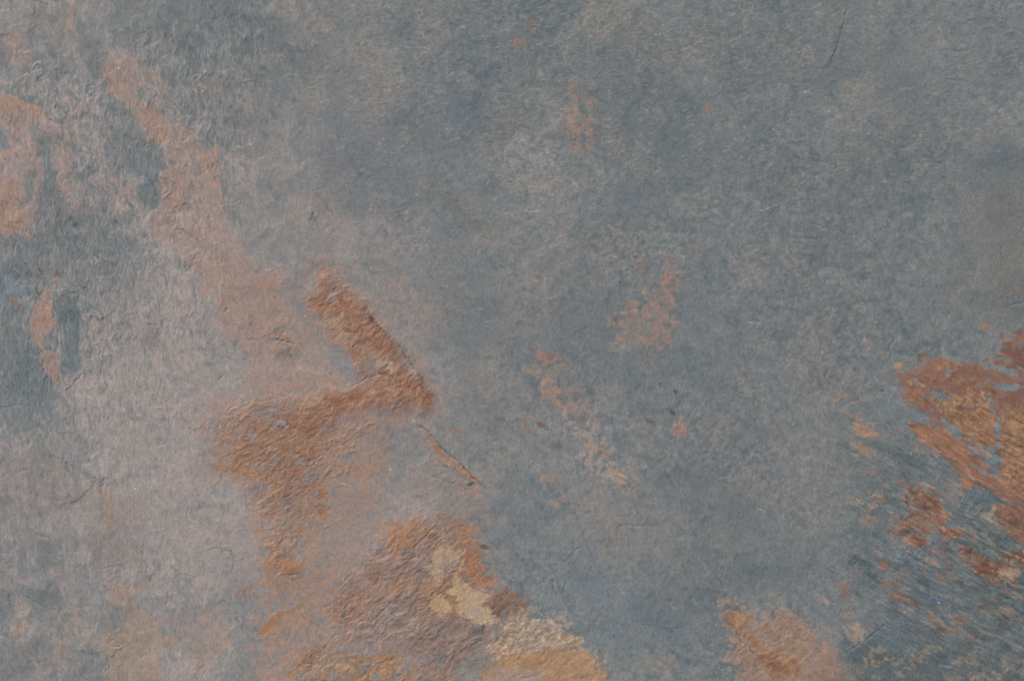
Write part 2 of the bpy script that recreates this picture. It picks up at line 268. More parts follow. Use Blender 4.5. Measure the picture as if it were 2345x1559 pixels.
for p, c, o in [([(300, 235), (330, 245), (362, 262), (380, 310), (370, 330), (340, 320), (318, 285)], (158, 127, 103), .5),
                ([(228, 150), (260, 142), (290, 146), (300, 180), (290, 220), (262, 215), (240, 185)], (158, 128, 108), .4),
                ([(476, 342), (498, 344), (500, 395), (490, 430), (480, 400), (470, 370)], (158, 126, 104), .5),
                ([(380, 395), (410, 390), (420, 430), (400, 490), (375, 470), (368, 430)], (156, 127, 106), .4),
                ([(465, 605), (520, 560), (560, 600), (620, 640), (660, 720), (640, 750), (560, 745), (500, 700), (478, 650)], (152, 129, 112), .4),
                ([(560, 740), (600, 700), (680, 720), (700, 760), (660, 800), (600, 840), (560, 800)], (152, 130, 116), .4),
                ([(590, 640), (640, 625), (660, 660), (640, 690), (600, 690)], (150, 126, 108), .45)]:
    L(p, c, o, soft=9, brk=9, spk=.5)
for x, y, rx, ry in [(280, 180, 8, 8), (300, 196, 5, 6), (476, 498, 6, 4), (425, 610, 8, 9), (625, 665, 10, 5), (575, 725, 5, 6), (575, 742, 5, 5), (535, 685, 3, 4), (690, 700, 5, 4)]:
    B(x, y, rx, ry, (112, 118, 121), .55)
B(352, 226, 14, 8, PT, .4, ang=30)
B(440, 695, 10, 22, PT, .4); B(362, 640, 8, 10, PT, .4); B(445, 660, 12, 9, PT, .3)
L([(86, 692), (106, 664), (118, 676), (120, 700), (130, 738), (116, 766), (102, 780), (100, 800), (118, 800), (132, 806), (140, 840), (140, 866), (126, 880), (110, 862), (98, 840), (94, 800), (76, 790), (71, 750), (76, 715)],
  (156, 131, 119), .75, soft=3, brk=4, tex='v', fine=1.0, part=('pink_stain', 'narrow upright pink patch near the left edge'))
L([(92, 706), (112, 700), (114, 735), (96, 765), (84, 750)], (160, 129, 104), .4, soft=7)
L([(98, 765), (116, 762), (118, 800), (102, 800)], (118, 122, 124), .7, soft=3, brk=3)

# ================================================================ middle: rust crusts
L([(560, 900), (720, 880), (850, 900), (960, 960), (985, 1000), (930, 1050), (900, 1130), (880, 1230), (1090, 1190), (1120, 1300), (1120, 1420), (960, 1520), (700, 1559), (600, 1460), (600, 1300), (580, 1100), (480, 1060), (460, 960)], (151, 130, 116), .6, soft=45, brk=26, spk=.9)
L([(830, 990), (900, 960), (960, 975), (985, 1045), (940, 1075), (930, 1110), (880, 1120), (860, 1060), (870, 1010)], (124, 124, 126), .6, soft=12, brk=10)
L([(750, 1120), (830, 1130), (930, 1130), (960, 1160), (900, 1190), (820, 1240), (760, 1280), (740, 1330), (720, 1290), (730, 1200)], (140, 131, 128), .6, soft=16, brk=12)
L([(810, 1040), (880, 1020), (890, 1080), (850, 1110), (800, 1090)], (154, 128, 108), .4, soft=12, brk=10)
L([(655, 655), (700, 648), (712, 700), (708, 725), (740, 760), (782, 790), (820, 846), (845, 866), (800, 880), (745, 820), (700, 755), (668, 700)], (128, 127, 129), .68, soft=8, brk=7)
L([(700, 755), (740, 775), (760, 800), (740, 800), (700, 780)], (150, 130, 118), .5, soft=8)
L([(690, 620), (730, 595), (770, 600), (780, 630), (740, 632), (705, 640), (670, 650), (650, 650)], (150, 122, 108), .5, soft=8, brk=7, spk=.4)
L([(680, 690), (700, 640), (740, 595), (790, 630), (850, 680), (900, 750), (960, 820), (1010, 900), (1000, 960), (930, 960), (840, 965), (760, 1000), (690, 1000), (680, 900), (760, 870), (820, 850), (760, 790), (710, 740)], (152, 124, 110), .5, soft=24, brk=14, tex='c', spk=.7)
L([(880, 620), (1000, 690), (1010, 740), (940, 760), (880, 720)], (146, 126, 116), .45, soft=22, brk=16, spk=.1)
L([(590, 1200), (700, 1180), (760, 1260), (760, 1360), (720, 1480), (690, 1559), (560, 1559), (600, 1400)], (154, 126, 108), .6, soft=38, brk=20, spk=.7)
L([(640, 1300), (780, 1240), (880, 1200), (860, 1300), (760, 1420), (640, 1480)], (152, 128, 114), .45, soft=34, brk=18, spk=.6)
L([(705, 697), (704, 675), (722, 655), (728, 632), (742, 618), (768, 626), (780, 645), (800, 668), (816, 684), (838, 688), (844, 715), (868, 742), (890, 768), (914, 786), (920, 812), (936, 822), (944, 842), (960, 852), (972, 884), (990, 902), (990, 926), (976, 944), (964, 934), (950, 926), (930, 938), (900, 932), (870, 944), (836, 940), (804, 948), (776, 958), (756, 980), (732, 985), (700, 985), (690, 965), (700, 915), (740, 895), (790, 895), (814, 886), (836, 882), (852, 862), (838, 852), (818, 850), (798, 822), (780, 795), (758, 778), (748, 755), (740, 728), (716, 714)],
  (154, 110, 84), .8, soft=8, brk=9, tex='c', fine=.8, h=6, rough=1.0, var=(146, 122, 106), part=('rust_crust', 'raised orange rust ridge near the centre'))
L([(755, 735), (775, 718), (798, 722), (800, 760), (790, 785), (765, 770)], (152, 128, 108), .65, soft=7, brk=7, tex='u', rough=.7)
L([(838, 812), (858, 808), (880, 830), (868, 850), (850, 862), (834, 842)], (134, 124, 118), .8, soft=6, brk=6, rough=.8)
L([(862, 828), (895, 818), (905, 835), (885, 850), (866, 842)], (164, 144, 122), .6, soft=5, brk=5, tex='u')
L([(712, 668), (745, 662), (765, 680), (742, 700), (718, 692)], (142, 128, 118), .6, soft=6, brk=7, tex='u', spk=.3)
L([(756, 638), (768, 640), (772, 662), (760, 655)], (128, 124, 122), .55, soft=4)
L([(876, 778), (896, 790), (890, 810), (872, 795)], (130, 124, 122), .4, soft=5)
L([(905, 812), (925, 822), (945, 845), (955, 870), (940, 862), (918, 838)], (132, 130, 132), .75, soft=4, brk=4)
L([(925, 862), (962, 876), (972, 905), (958, 925), (945, 905)], (148, 122, 104), .5, soft=6, brk=6)
L([(835, 700), (845, 715), (868, 745), (890, 770), (910, 786), (900, 792), (872, 766), (848, 738), (832, 716)], (118, 78, 56), .45, soft=5, brk=5, tex='u')
for x_, y_, rx_, ry_, a_, c_, o_ in [(730, 700, 26, 12, -15, (166, 112, 74), .45), (800, 700, 30, 14, 30, (160, 106, 74), .45), (820, 740, 16, 24, 20, (136, 92, 68), .4), (870, 790, 30, 16, 45, (142, 92, 66), .5), (905, 800, 14, 22, -45, (128, 84, 62), .5),
        (830, 780, 16, 8, -20, (112, 96, 86), .5), (850, 900, 40, 22, -10, (158, 108, 76), .5), (925, 890, 26, 24, 30, (156, 102, 70), .55), (770, 930, 36, 16, -20, (146, 96, 66), .5), (715, 960, 18, 18, 0, (134, 88, 64), .55), (978, 912, 12, 20, 10, (150, 96, 66), .6), (890, 820, 10, 20, -50, (146, 130, 120), .5),
        (745, 685, 22, 8, -20, (138, 128, 118), .5), (775, 655, 10, 8, 0, (126, 122, 120), .5), (870, 905, 20, 10, -20, (150, 126, 108), .5), (945, 925, 12, 7, 20, (152, 132, 116), .5), (660, 1060, 24, 30, 0, (136, 88, 64), .45), (560, 1030, 26, 14, -20, (164, 120, 82), .4), (610, 1010, 24, 14, -30, (138, 96, 74), .4), (700, 1010, 22, 16, 0, (148, 98, 68), .45), (600, 985, 20, 12, -20, (126, 112, 106), .4)]:
    B(x_, y_, rx_, ry_, c_, o_, ang=a_, tex='c', fine=1.0, brk=min(rx_, ry_) * .6, soft=min(rx_, ry_) * .45)
L([(846, 726), (858, 732), (854, 742)], (84, 64, 54), .7, soft=2, brk=2); L([(930, 812), (944, 818), (938, 822)], (88, 66, 56), .7, soft=2, brk=2)
L([(958, 880), (978, 888), (972, 893)], (80, 66, 58), .7, soft=2, brk=2); L([(868, 852), (892, 846), (888, 856), (872, 858)], (92, 72, 60), .6, soft=2, brk=2)
L([(666, 718), (674, 745), (670, 760), (656, 765), (684, 788), (682, 812), (662, 828), (630, 818), (618, 800), (638, 786), (606, 772), (628, 756), (648, 740)], (154, 120, 92), .6, soft=8, brk=8, tex='u', spk=.35, rough=.9, h=3, var=(130, 120, 114), part=('rust_crust', 'small tan and grey crust left of the rust ridge'))
B(658, 806, 22, 16, (124, 118, 114), .55, tex='u', rough=1); B(642, 756, 20, 9, (122, 120, 118), .5, ang=-25, rough=.7)
L([(780, 980), (880, 940), (930, 960), (900, 1000), (860, 1060), (860, 1130), (800, 1200), (740, 1230), (740, 1150), (780, 1080)], (152, 124, 106), .5, soft=18, brk=14, tex='c', spk=.2)
# lower left rust
L([(470, 1000), (490, 950), (560, 915), (640, 900), (690, 905), (715, 935), (730, 985), (770, 975), (845, 948), (842, 985), (815, 1010), (800, 1040), (790, 1080), (765, 1110), (748, 1150), (745, 1190), (725, 1215), (692, 1228), (680, 1262), (690, 1290), (690, 1315), (660, 1320), (640, 1345), (620, 1300), (602, 1240), (606, 1185), (600, 1140), (560, 1115), (505, 1095), (478, 1050)],
  (152, 120, 97), .66, soft=26, brk=16, tex='u', fine=1.0, spk=.9, h=2.5, rough=.9, var=(144, 122, 108), part=('rust_crust', 'broad rough rust crust left of the grey mauve hollow'))
L([(540, 1010), (600, 975), (660, 960), (700, 975), (735, 1000), (740, 1060), (720, 1110), (690, 1150), (640, 1150), (600, 1090), (545, 1060)], (142, 101, 74), .58, soft=26, brk=20, tex='u', fine=1.1, spk=.55, rough=1)
L([(640, 945), (680, 935), (730, 960), (730, 990), (690, 995), (650, 970)], (150, 102, 72), .55, soft=8, brk=9, tex='u')
L([(500, 1040), (560, 1040), (600, 1070), (560, 1100), (510, 1080)], (164, 124, 86), .5, soft=12, brk=10)
for x, y, rx, ry, a, c in [(625, 1060, 16, 9, -30, (112, 114, 120)), (710, 1090, 24, 16, -30, (124, 120, 124)), (590, 1120, 22, 14, -20, (126, 116, 114)), (660, 1200, 12, 6, -35, (112, 120, 124)), (660, 1140, 14, 12, -40, (116, 108, 110)),
                            (690, 1255, 8, 22, 12, (134, 136, 142)), (622, 940, 30, 20, -20, (134, 120, 114)), (690, 1180, 26, 20, -40, (150, 126, 104)), (735, 1165, 8, 14, 0, (110, 100, 98))]:
    B(x, y, rx, ry, c, .6, ang=a, tex='u', rough=.8)
L([(735, 1120), (748, 1130), (746, 1190), (736, 1195), (730, 1160)], (158, 108, 72), .5, soft=5, brk=5)
L([(650, 1290), (672, 1290), (690, 1305), (685, 1318), (660, 1318), (645, 1300)], (166, 112, 68), .6, soft=5, brk=5, h=3, rough=.5)
L([(618, 1250), (640, 1265), (652, 1290), (630, 1340), (612, 1330), (606, 1280)], (156, 114, 84), .5, soft=9, brk=9)
L([(600, 1450), (650, 1400), (720, 1350), (760, 1320), (740, 1370), (690, 1410), (660, 1440), (620, 1470), (596, 1470)], (156, 130, 106), .6, soft=9, brk=8, tex='u')
L([(588, 1455), (605, 1430), (632, 1405), (650, 1400), (630, 1425), (606, 1448)], (166, 112, 68), .75, soft=4, brk=4, tex='u')
L([(640, 1380), (690, 1350), (670, 1372), (640, 1395), (610, 1420)], (136, 134, 136), .5, soft=4, brk=3, tex='u')
L([(665, 1559), (664, 1530), (690, 1500), (720, 1480), (760, 1470), (800, 1490), (860, 1495), (905, 1492), (915, 1510), (990, 1510), (1040, 1525), (1080, 1559)],
  (146, 108, 82), .62, soft=9, brk=10, spk=.6, rough=.9, h=1.5, var=(154, 120, 88), part=('rust_crust', 'speckled rust crust along the bottom edge'))
L([(815, 1520), (850, 1500), (880, 1490), (905, 1495), (912, 1530), (880, 1559), (820, 1559)], (168, 124, 78), .5, soft=7, brk=9, spk=.4, rough=1)
L([(895, 1535), (915, 1530), (910, 1559), (890, 1559)], (118, 122, 124), .6, soft=4, brk=4); B(960, 1520, 6, 14, (112, 118, 122), .5)
# diagonal brown field, orange rim and the cream windows
L([(755, 1400), (780, 1340), (830, 1275), (880, 1215), (905, 1200), (950, 1192), (1000, 1178), (1050, 1182), (1078, 1205), (1090, 1240), (1104, 1280), (1122, 1315), (1126, 1345), (1150, 1350), (1185, 1372), (1205, 1392), (1150, 1425), (1140, 1470), (1100, 1500), (1050, 1530), (960, 1520), (900, 1480), (850, 1490), (790, 1470), (750, 1440)],
  (150, 122, 106), .66, soft=24, brk=11, tex='u', fine=1.0, h=3, rough=1.0, var=(140, 120, 110), part=('rust_crust', 'diagonally furrowed brown crust around the cream patches'))
for p, c, o in [([(885, 1225), (905, 1203), (950, 1196), (980, 1200), (960, 1240), (920, 1260), (890, 1255)], (164, 114, 74), .65),
                ([(1050, 1190), (1075, 1210), (1092, 1245), (1108, 1285), (1124, 1320), (1115, 1345), (1080, 1340), (1050, 1310), (1060, 1270), (1050, 1230)], (164, 108, 68), .75),
                ([(990, 1200), (1050, 1190), (1060, 1230), (1050, 1260), (1000, 1265), (970, 1260)], (152, 124, 98), .55),
                ([(840, 1290), (870, 1300), (880, 1320), (850, 1320)], (122, 84, 58), .45),
                ([(900, 1310), (960, 1320), (1000, 1350), (985, 1400), (930, 1390), (890, 1350)], (142, 104, 78), .5),
                ([(760, 1380), (800, 1350), (850, 1340), (840, 1400), (790, 1440), (760, 1420)], (140, 104, 84), .45),
                ([(780, 1290), (850, 1240), (880, 1250), (850, 1300), (800, 1320)], (140, 128, 124), .45),
                ([(900, 1370), (960, 1330), (960, 1380), (880, 1430), (850, 1440)], (142, 132, 130), .45),
                ([(800, 1450), (900, 1440), (960, 1440), (900, 1480), (820, 1485)], (148, 134, 126), .5),
                ([(1120, 1370), (1146, 1350), (1182, 1368), (1202, 1384), (1210, 1402), (1180, 1408), (1150, 1418), (1128, 1402), (1108, 1392)], (120, 92, 76), .75),
                ([(985, 1420), (1040, 1410), (1110, 1425), (1125, 1460), (1110, 1500), (1060, 1540), (980, 1520), (930, 1490)], (128, 110, 102), .6)]:
    L(p, c, o, soft=8, brk=10, tex='u', fine=1.0, spk=.6)
for x, y, rx, ry, a in [(787, 1408, 8, 5, -50), (950, 1370, 18, 5, -40), (870, 1260, 16, 6, -50), (1000, 1455, 22, 4, -35), (1080, 1480, 20, 4, -35), (1010, 1500, 12, 7, -30), (1130, 1405, 9, 9, 0), (1100, 1440, 18, 9, -25), (860, 1330, 8, 3, -40), (975, 1275, 14, 3, -45)]:
    B(x, y, rx, ry, (94, 98, 102), .6, ang=a, tex='u')
L([(1075, 1350), (1060, 1400), (980, 1410), (970, 1360), (1010, 1315), (1100, 1335)], (152, 112, 78), .6, soft=9, brk=8)
L([(975, 1275), (1000, 1262), (1030, 1256), (1052, 1268), (1070, 1295), (1064, 1302), (1040, 1290), (1016, 1290), (1010, 1308), (1028, 1318), (1000, 1338), (985, 1310)], (180, 154, 124), .65, soft=8, brk=8, rough=.3)
L([(1026, 1324), (1050, 1325), (1076, 1342), (1100, 1346), (1124, 1362), (1112, 1384), (1118, 1402), (1132, 1420), (1120, 1428), (1084, 1422), (1060, 1414), (1050, 1392), (1040, 1370), (1028, 1346)],
  (184, 156, 120), .8, soft=6, brk=6, fine=.5, h=-2, rough=0.05, part=('cream_patch', 'larger smooth cream patch ringed with orange'))
L([(984, 1360), (1004, 1360), (1024, 1374), (1034, 1398), (1016, 1404), (990, 1392), (980, 1378)], (184, 155, 118), .8, soft=5, brk=5, fine=.5, h=-2, rough=0.05, part=('cream_patch', 'smaller smooth cream patch ringed with orange'))
L([(1070, 1390), (1100, 1392), (1120, 1420), (1080, 1415)], (160, 150, 140), .5, soft=8)
# pale granular bottom patch
L([(1125, 1470), (1130, 1435), (1160, 1422), (1200, 1402), (1225, 1404), (1240, 1412), (1268, 1412), (1292, 1424), (1312, 1444), (1318, 1462), (1340, 1484), (1362, 1502), (1380, 1530), (1392, 1559), (1110, 1559), (1090, 1520)],
  (170, 144, 122), .8, soft=9, brk=9, tex='i', fine=1.0, h=2.5, rough=.95, var=(158, 138, 114), part=('mineral_crust', 'pale grainy ochre crust at the bottom edge'))
L([(1105, 1540), (1120, 1500), (1170, 1490), (1230, 1500), (1270, 1478), (1330, 1486), (1362, 1506), (1384, 1540), (1388, 1559), (1110, 1559)], (172, 132, 92), .7, soft=16, brk=10, rough=.4)
L([(1185, 1500), (1220, 1490), (1272, 1486), (1262, 1515), (1230, 1532), (1195, 1528)], (168, 124, 78), .55, soft=8, brk=8, rough=.4)
L([(1110, 1559), (1130, 1532), (1190, 1528), (1240, 1538), (1180, 1559)], (152, 140, 136), .65, soft=7, brk=8, rough=.4)
L([(1230, 1414), (1290, 1424), (1300, 1440), (1240, 1440)], (164, 150, 144), .5, soft=8, brk=8)
B(1280, 1472, 12, 7, (192, 176, 158), .6); B(1333, 1550, 7, 5, (100, 102, 104), .6, ang=-40); B(1280, 1538, 9, 4, (110, 108, 104), .4, ang=-50)
L([(1090, 1500), (1130, 1490), (1150, 1520), (1100, 1545), (1060, 1530)], (112, 112, 112), .5, soft=8, brk=10, tex='u')
GP = [(1120, 1500), (1130, 1440), (1160, 1424), (1200, 1404), (1240, 1412), (1290, 1424), (1318, 1450), (1340, 1484), (1310, 1490), (1250, 1480), (1180, 1500)]
L(GP, (122, 108, 92), .45, soft=10, brk=9, tex='g', fine=.3, spk=-.75, rough=.95)
L(GP, (196, 182, 164), .5, soft=10, brk=9, tex='c', fine=.3, spk=-.75, rough=.95)
for p in [[(1032, 1330), (1050, 1352), (1070, 1380)], [(1080, 1372), (1100, 1368), (1122, 1366)], [(1050, 1395), (1080, 1392), (1100, 1398)]]:
    L([p[0], p[1], p[2], (p[1][0] + 2, p[1][1] + 3)], (150, 130, 112), .35, soft=2, brk=3)
# wood-like flake right of the mauve hollow
L([(950, 975), (975, 985), (1000, 1015), (1030, 1048), (1062, 1075), (1092, 1100), (1112, 1130), (1108, 1170), (1060, 1195), (1000, 1170), (930, 1120), (935, 1070), (985, 1045), (960, 1000)],
  (146, 134, 128), .62, soft=4, brk=4, tex='d', fine=1.0, h=2.0, rough=.35, var=(132, 122, 118), part=('slate_flake', 'thin striated flake with a rusty slanting edge'))
L([(976, 990), (1000, 1012), (1032, 1046), (1064, 1074), (1092, 1098), (1086, 1102), (1050, 1080), (1010, 1050), (990, 1022)], (150, 110, 84), .7, soft=3, brk=4, tex='c', fine=1.2)
L([(1000, 1040), (1050, 1060), (1060, 1085), (1010, 1070)], (160, 140, 114), .3, soft=8, tex='d')
L([(1060, 1125), (1102, 1120), (1106, 1140), (1080, 1140)], (160, 130, 110), .45, soft=6)
B(1077, 1109, 8, 3.5, (72, 66, 66), .85, ang=-20, soft=1.5)

# ================================================================ patches on the open slate
L([(1402, 740), (1425, 718), (1440, 692), (1464, 683), (1492, 688), (1506, 675), (1520, 640), (1545, 632), (1545, 700), (1536, 770), (1530, 792), (1506, 814), (1490, 802), (1468, 778), (1425, 772), (1430, 752)],
  (156, 122, 104), .55, soft=9, brk=10, fine=1.0, spk=.45, part=('rust_stain', 'blotchy orange stain on the open slate right of centre'))
L([(1435, 738), (1480, 735), (1490, 762), (1450, 765)], (116, 116, 114), .6, soft=7, brk=6)
L([(1460, 640), (1500, 632), (1500, 680), (1465, 680)], (140, 128, 120), .4, soft=8, brk=9, tex='v', spk=.2)
for x, y, rx, ry, o in [(1470, 605, 18, 8, .35), (1510, 592, 12, 6, .3), (1538, 600, 8, 20, .35), (1588, 562, 8, 6, .35), (1530, 645, 12, 12, .4), (1472, 824, 6, 5, .45), (1680, 823, 6, 5, .45), (1120, 562, 3, 3, .6), (1773, 411, 5, 4, .8), (1797, 404, 3, 2.5, .6), (1826, 390, 7, 5, .45), (2268, 35, 3, 3, .5), (1185, 97, 12, 9, .5), (1215, 50, 8, 5, .45), (1222, 72, 6, 8, .5), (1204, 108, 5, 7, .4), (1625, 245, 7, 22, .4), (1650, 276, 8, 6, .4)]:
    B(x, y, rx, ry, OR, o, spk=.35)
L([(1202, 838), (1232, 812), (1268, 810), (1298, 836), (1308, 878), (1335, 892), (1358, 918), (1368, 955), (1352, 985), (1340, 1005), (1320, 985), (1295, 955), (1272, 925), (1250, 900), (1240, 875), (1225, 868), (1205, 860)],
  (150, 126, 114), .55, soft=6, brk=9, fine=1.2, spk=.45, part=('pink_stain', 'mottled pinkish stain below the centre'))
L([(1268, 852), (1295, 850), (1310, 880), (1285, 880)], (108, 112, 114), .5, soft=7)
L([(1225, 812), (1255, 806), (1290, 822), (1300, 840), (1280, 830), (1240, 822)], OR, .3, soft=5)
L([(1240, 870), (1262, 880), (1280, 920), (1290, 945), (1265, 920), (1248, 895)], (162, 132, 114), .5, soft=5)
L([(1292, 952), (1330, 975), (1370, 985), (1390, 1010), (1395, 1040), (1430, 1085), (1432, 1108), (1412, 1108), (1380, 1085), (1340, 1070), (1330, 1045), (1350, 1030), (1320, 1000)],
  (160, 144, 136), .55, soft=5, brk=9, fine=1.4, spk=.3)
L([(1350, 1018), (1392, 1032), (1400, 1048), (1362, 1036)], (160, 122, 94), .45, soft=4, spk=.3); L([(1390, 1065), (1425, 1085), (1428, 1098), (1400, 1085)], (172, 142, 118), .45, soft=4)
L([(1220, 955), (1262, 950), (1290, 985), (1262, 1010), (1230, 985)], (146, 142, 138), .4, soft=6, tex='d', brk=7, spk=.2)
for x, y, rx, ry, a, c, o in [(1202, 957, 7, 4, 30, OR, .55), (1196, 981, 6, 5, 30, OR, .5), (1215, 985, 14, 3.5, 35, OR, .6), (1246, 976, 18, 4, 28, (92, 78, 74), .7), (1283, 938, 6, 6, 40, (164, 122, 92), .5),
                               (1184, 915, 5, 3, 20, OC, .4), (1278, 1020, 12, 9, 0, (98, 96, 94), .5), (1488, 965, 15, 4, 25, (96, 74, 68), .75), (1538, 941, 4, 9, -25, (66, 70, 72), .85), (1546, 896, 5, 2.5, 50, (66, 70, 74), .8),
                               (1513, 877, 3, 4, 50, (74, 78, 80), .6), (1108, 1250, 15, 4, 12, (92, 74, 68), .85), (1200, 1286, 9, 3, 40, (92, 80, 72), .7), (1264, 1330, 2.5, 4, 0, (78, 66, 60), .8), (1265, 1342, 2.5, 4, 0, (110, 76, 58), .6), (1235, 1300, 8, 3, 20, (110, 96, 88), .5),
                               (1240, 1398, 4, 3, 0, (100, 84, 78), .5), (1150, 1360, 18, 9, 25, (130, 98, 76), .5), (1178, 1358, 9, 4, 30, (140, 96, 68), .6), (1212, 1378, 8, 4, 0, (84, 94, 106), .6),
                               (92, 622, 3.5, 6, -20, (84, 60, 52), .8), (131, 626, 4, 5, -40, (116, 84, 70), .7), (83, 664, 5, 9, -20, (86, 72, 66), .8), (34, 693, 17, 5, 30, (132, 98, 76), .7), (56, 605, 4, 4, 0, (104, 80, 70), .6), (43, 564, 3, 3, 0, (96, 76, 66), .6),
                               (136, 485, 3, 6, 10, (98, 82, 74), .6), (162, 500, 3, 4, 20, (76, 66, 62), .6), (173, 516, 2.5, 3, 0, (84, 60, 50), .7), (271, 572, 2.5, 3.5, 0, (90, 66, 56), .7), (135, 693, 4, 4, 0, (122, 90, 72), .5), (157, 685, 3, 4, 0, (122, 90, 72), .5), (330, 540, 6, 8, 20, (76, 84, 86), .6),
                               (350, 652, 4, 6, 0, (162, 150, 140), .6), (347, 617, 2, 7, 0, (176, 166, 160), .5), (105, 1530, 5, 7, 0, (140, 104, 70), .5), (52, 1500, 4, 5, 20, (112, 92, 84), .5),
                               (1044, 985, 9, 5, 10, (172, 106, 66), .8), (935, 952, 4, 3, 0, (170, 100, 66), .7), (945, 962, 9, 4, 20, (150, 154, 164), .6), (877, 170 + 700, 2, 2, 0, DR, .3),
                               (729, 450, 5, 7, 15, (130, 100, 90), .35), (719, 500, 5, 6, 0, (90, 96, 98), .5)]:
    B(x, y, rx, ry, c, o * .9, ang=a, soft=2, brk=1.2 + .4 * min(rx, ry), fine=1.3, tex='c')
L([(1560, 938), (1565, 962), (1576, 975), (1572, 998), (1552, 1005), (1538, 988), (1544, 966), (1554, 955)], (158, 128, 112), .6, soft=4, brk=4, tex='v')
L([(1244, 1090), (1262, 1098), (1292, 1130), (1330, 1150), (1390, 1165), (1420, 1210), (1430, 1240), (1390, 1260), (1345, 1215), (1320, 1185), (1282, 1150), (1262, 1125)], (134, 126, 120), .55, soft=6, brk=10, fine=1.3, spk=.5)
L([(1246, 1092), (1262, 1100), (1280, 1130), (1300, 1150), (1280, 1150), (1260, 1120)], (156, 126, 108), .4, soft=5, spk=.3)
L([(1292, 190), (1320, 184), (1345, 194), (1354, 224), (1340, 248), (1322, 258), (1345, 280), (1350, 300), (1364, 316), (1340, 302), (1328, 310), (1326, 330), (1340, 336), (1318, 344), (1290, 320), (1284, 304), (1308, 292), (1288, 262), (1305, 240), (1296, 215)],
  (152, 122, 108), .55, soft=4, brk=8, fine=1.3, spk=.35, part=('rust_stain', 'thin broken orange blotch on the open slate above the centre'))
L([(1480, 1505), (1520, 1508), (1560, 1512), (1540, 1520), (1490, 1515)], (156, 124, 100), .5, soft=4, brk=5, spk=.2)
L([(1500, 1520), (1540, 1540), (1550, 1559), (1480, 1559)], (146, 136, 128), .4, soft=8, brk=8, spk=.2)
L([(1430, 1385), (1470, 1395), (1560, 1430), (1540, 1440), (1450, 1412)], (94, 110, 124), .45, soft=10)
for p in [[(2240, 430), (2345, 420), (2345, 700), (2300, 710), (2270, 640), (2290, 540), (2250, 500)]]:
    L(p, (110, 109, 105), .35, soft=30, brk=20)

# ================================================================ right: cleft streaks and rust sheets
L([(1950, 1035), (2080, 1000), (2200, 1100), (2345, 1160), (2345, 1559), (1930, 1559), (2010, 1440), (1960, 1350), (2020, 1230), (1960, 1150)], (92, 101, 104), .45, soft=34, brk=34, tex='d', fine=1.6, spk=.35, rough=.35)
L([(1960, 1110), (2010, 1080), (2080, 1100), (2050, 1160), (2000, 1180), (1960, 1160)], (84, 97, 102), .5, soft=12, brk=14, tex='d', fine=1.3, spk=.2, rough=.5)
L([(2000, 1240), (2060, 1220), (2100, 1260), (2120, 1300), (2060, 1290), (2010, 1265)], (114, 126, 132), .55, soft=12, brk=10, tex='d')
L([(2250, 1300), (2345, 1350), (2345, 1480), (2290, 1440), (2240, 1380)], (80, 92, 94), .5, soft=20, brk=20, tex='d', fine=1.4, rough=.4)
L([(2195, 1210), (2235, 1180), (2290, 1195), (2325, 1225), (2330, 1260), (2300, 1278), (2250, 1270), (2205, 1245)], (98, 105, 106), .75, soft=6, brk=7, tex='g', rough=.6, h=1.2)
L([(2210, 1120), (2260, 1110), (2300, 1140), (2280, 1160), (2230, 1150)], (92, 108, 118), .6, soft=8, brk=8, tex='d')
L([(2020, 860), (2050, 900), (2060, 930), (2030, 910), (2010, 880)], (118, 134, 146), .5, soft=9, brk=8)
L([(2020, 920), (2070, 930), (2090, 960), (2060, 990), (1990, 960), (1960, 935)], (104, 116, 124), .4, soft=12, tex='h')
STRK = rightm * ss(2370, 2250, X * .0 + 2300) * ss(930, 1080, Y + .1 * (X - 2000)) * ss(-60, 60, (X - 1935) + .12 * (Y - 1200))
STRK *= (1 - .5 * ss(1480, 1540, Y))
COL += (STRK * (5.5 * N['D'] + 4.0 * N['d']))[..., None] * np.array((.95, 1.0, 1.0), np.float32)
f_ = (STRK * ss(.9, 1.5, N['D'] * .8 + .6 * N['c'] + .25 * N['mid2']) * .55)[..., None]; COL += f_ * (np.array((144, 124, 112), np.float32) - COL)
COL += (STRK * 3 * N['g'])[..., None]
f_ = (STRK * ss(1.5, 2.1, N['D'] * .8 + .5 * N['d'] + .5 * N['mid'] - .1 * N['c']) * .6)[..., None]; COL += f_ * (np.array((132, 96, 76), np.float32) - COL)
f_ = (STRK * ss(1.2, 1.9, -N['D'] * .8 + .6 * N['d']) * .6)[..., None]; COL += f_ * (np.array((68, 80, 84), np.float32) - COL)
ROUGH += STRK * .25
# the large sheet
L([(2060, 882), (2058, 860), (2078, 850), (2100, 842), (2116, 838), (2108, 822), (2150, 821), (2190, 828), (2226, 836), (2262, 842), (2300, 852), (2345, 876), (2345, 1150), (2292, 1106), (2283, 1060), (2250, 1048), (2232, 1066), (2206, 1036), (2196, 1010), (2166, 986), (2150, 962), (2128, 946), (2100, 936), (2074, 916), (2064, 898)],
  (148, 98, 70), .82, soft=5, brk=8, tex='d', fine=1.2, h=1.5, rough=.85, var=(128, 98, 84), part=('rust_crust', 'wide red brown rust sheet at the right edge'))
L([(2082, 966), (2120, 968), (2150, 978), (2190, 1000), (2222, 1034), (2252, 1066), (2284, 1098), (2345, 1126), (2345, 1168), (2312, 1156), (2286, 1134), (2244, 1112), (2206, 1120), (2196, 1092), (2172, 1062), (2150, 1034), (2110, 1010), (2082, 988)],
  (156, 108, 78), .85, soft=3, brk=6, tex='d', fine=1.1, h=1.3, rough=.7, var=(140, 98, 76), part=('rust_crust', 'orange rust tongue below the wide rust sheet'))
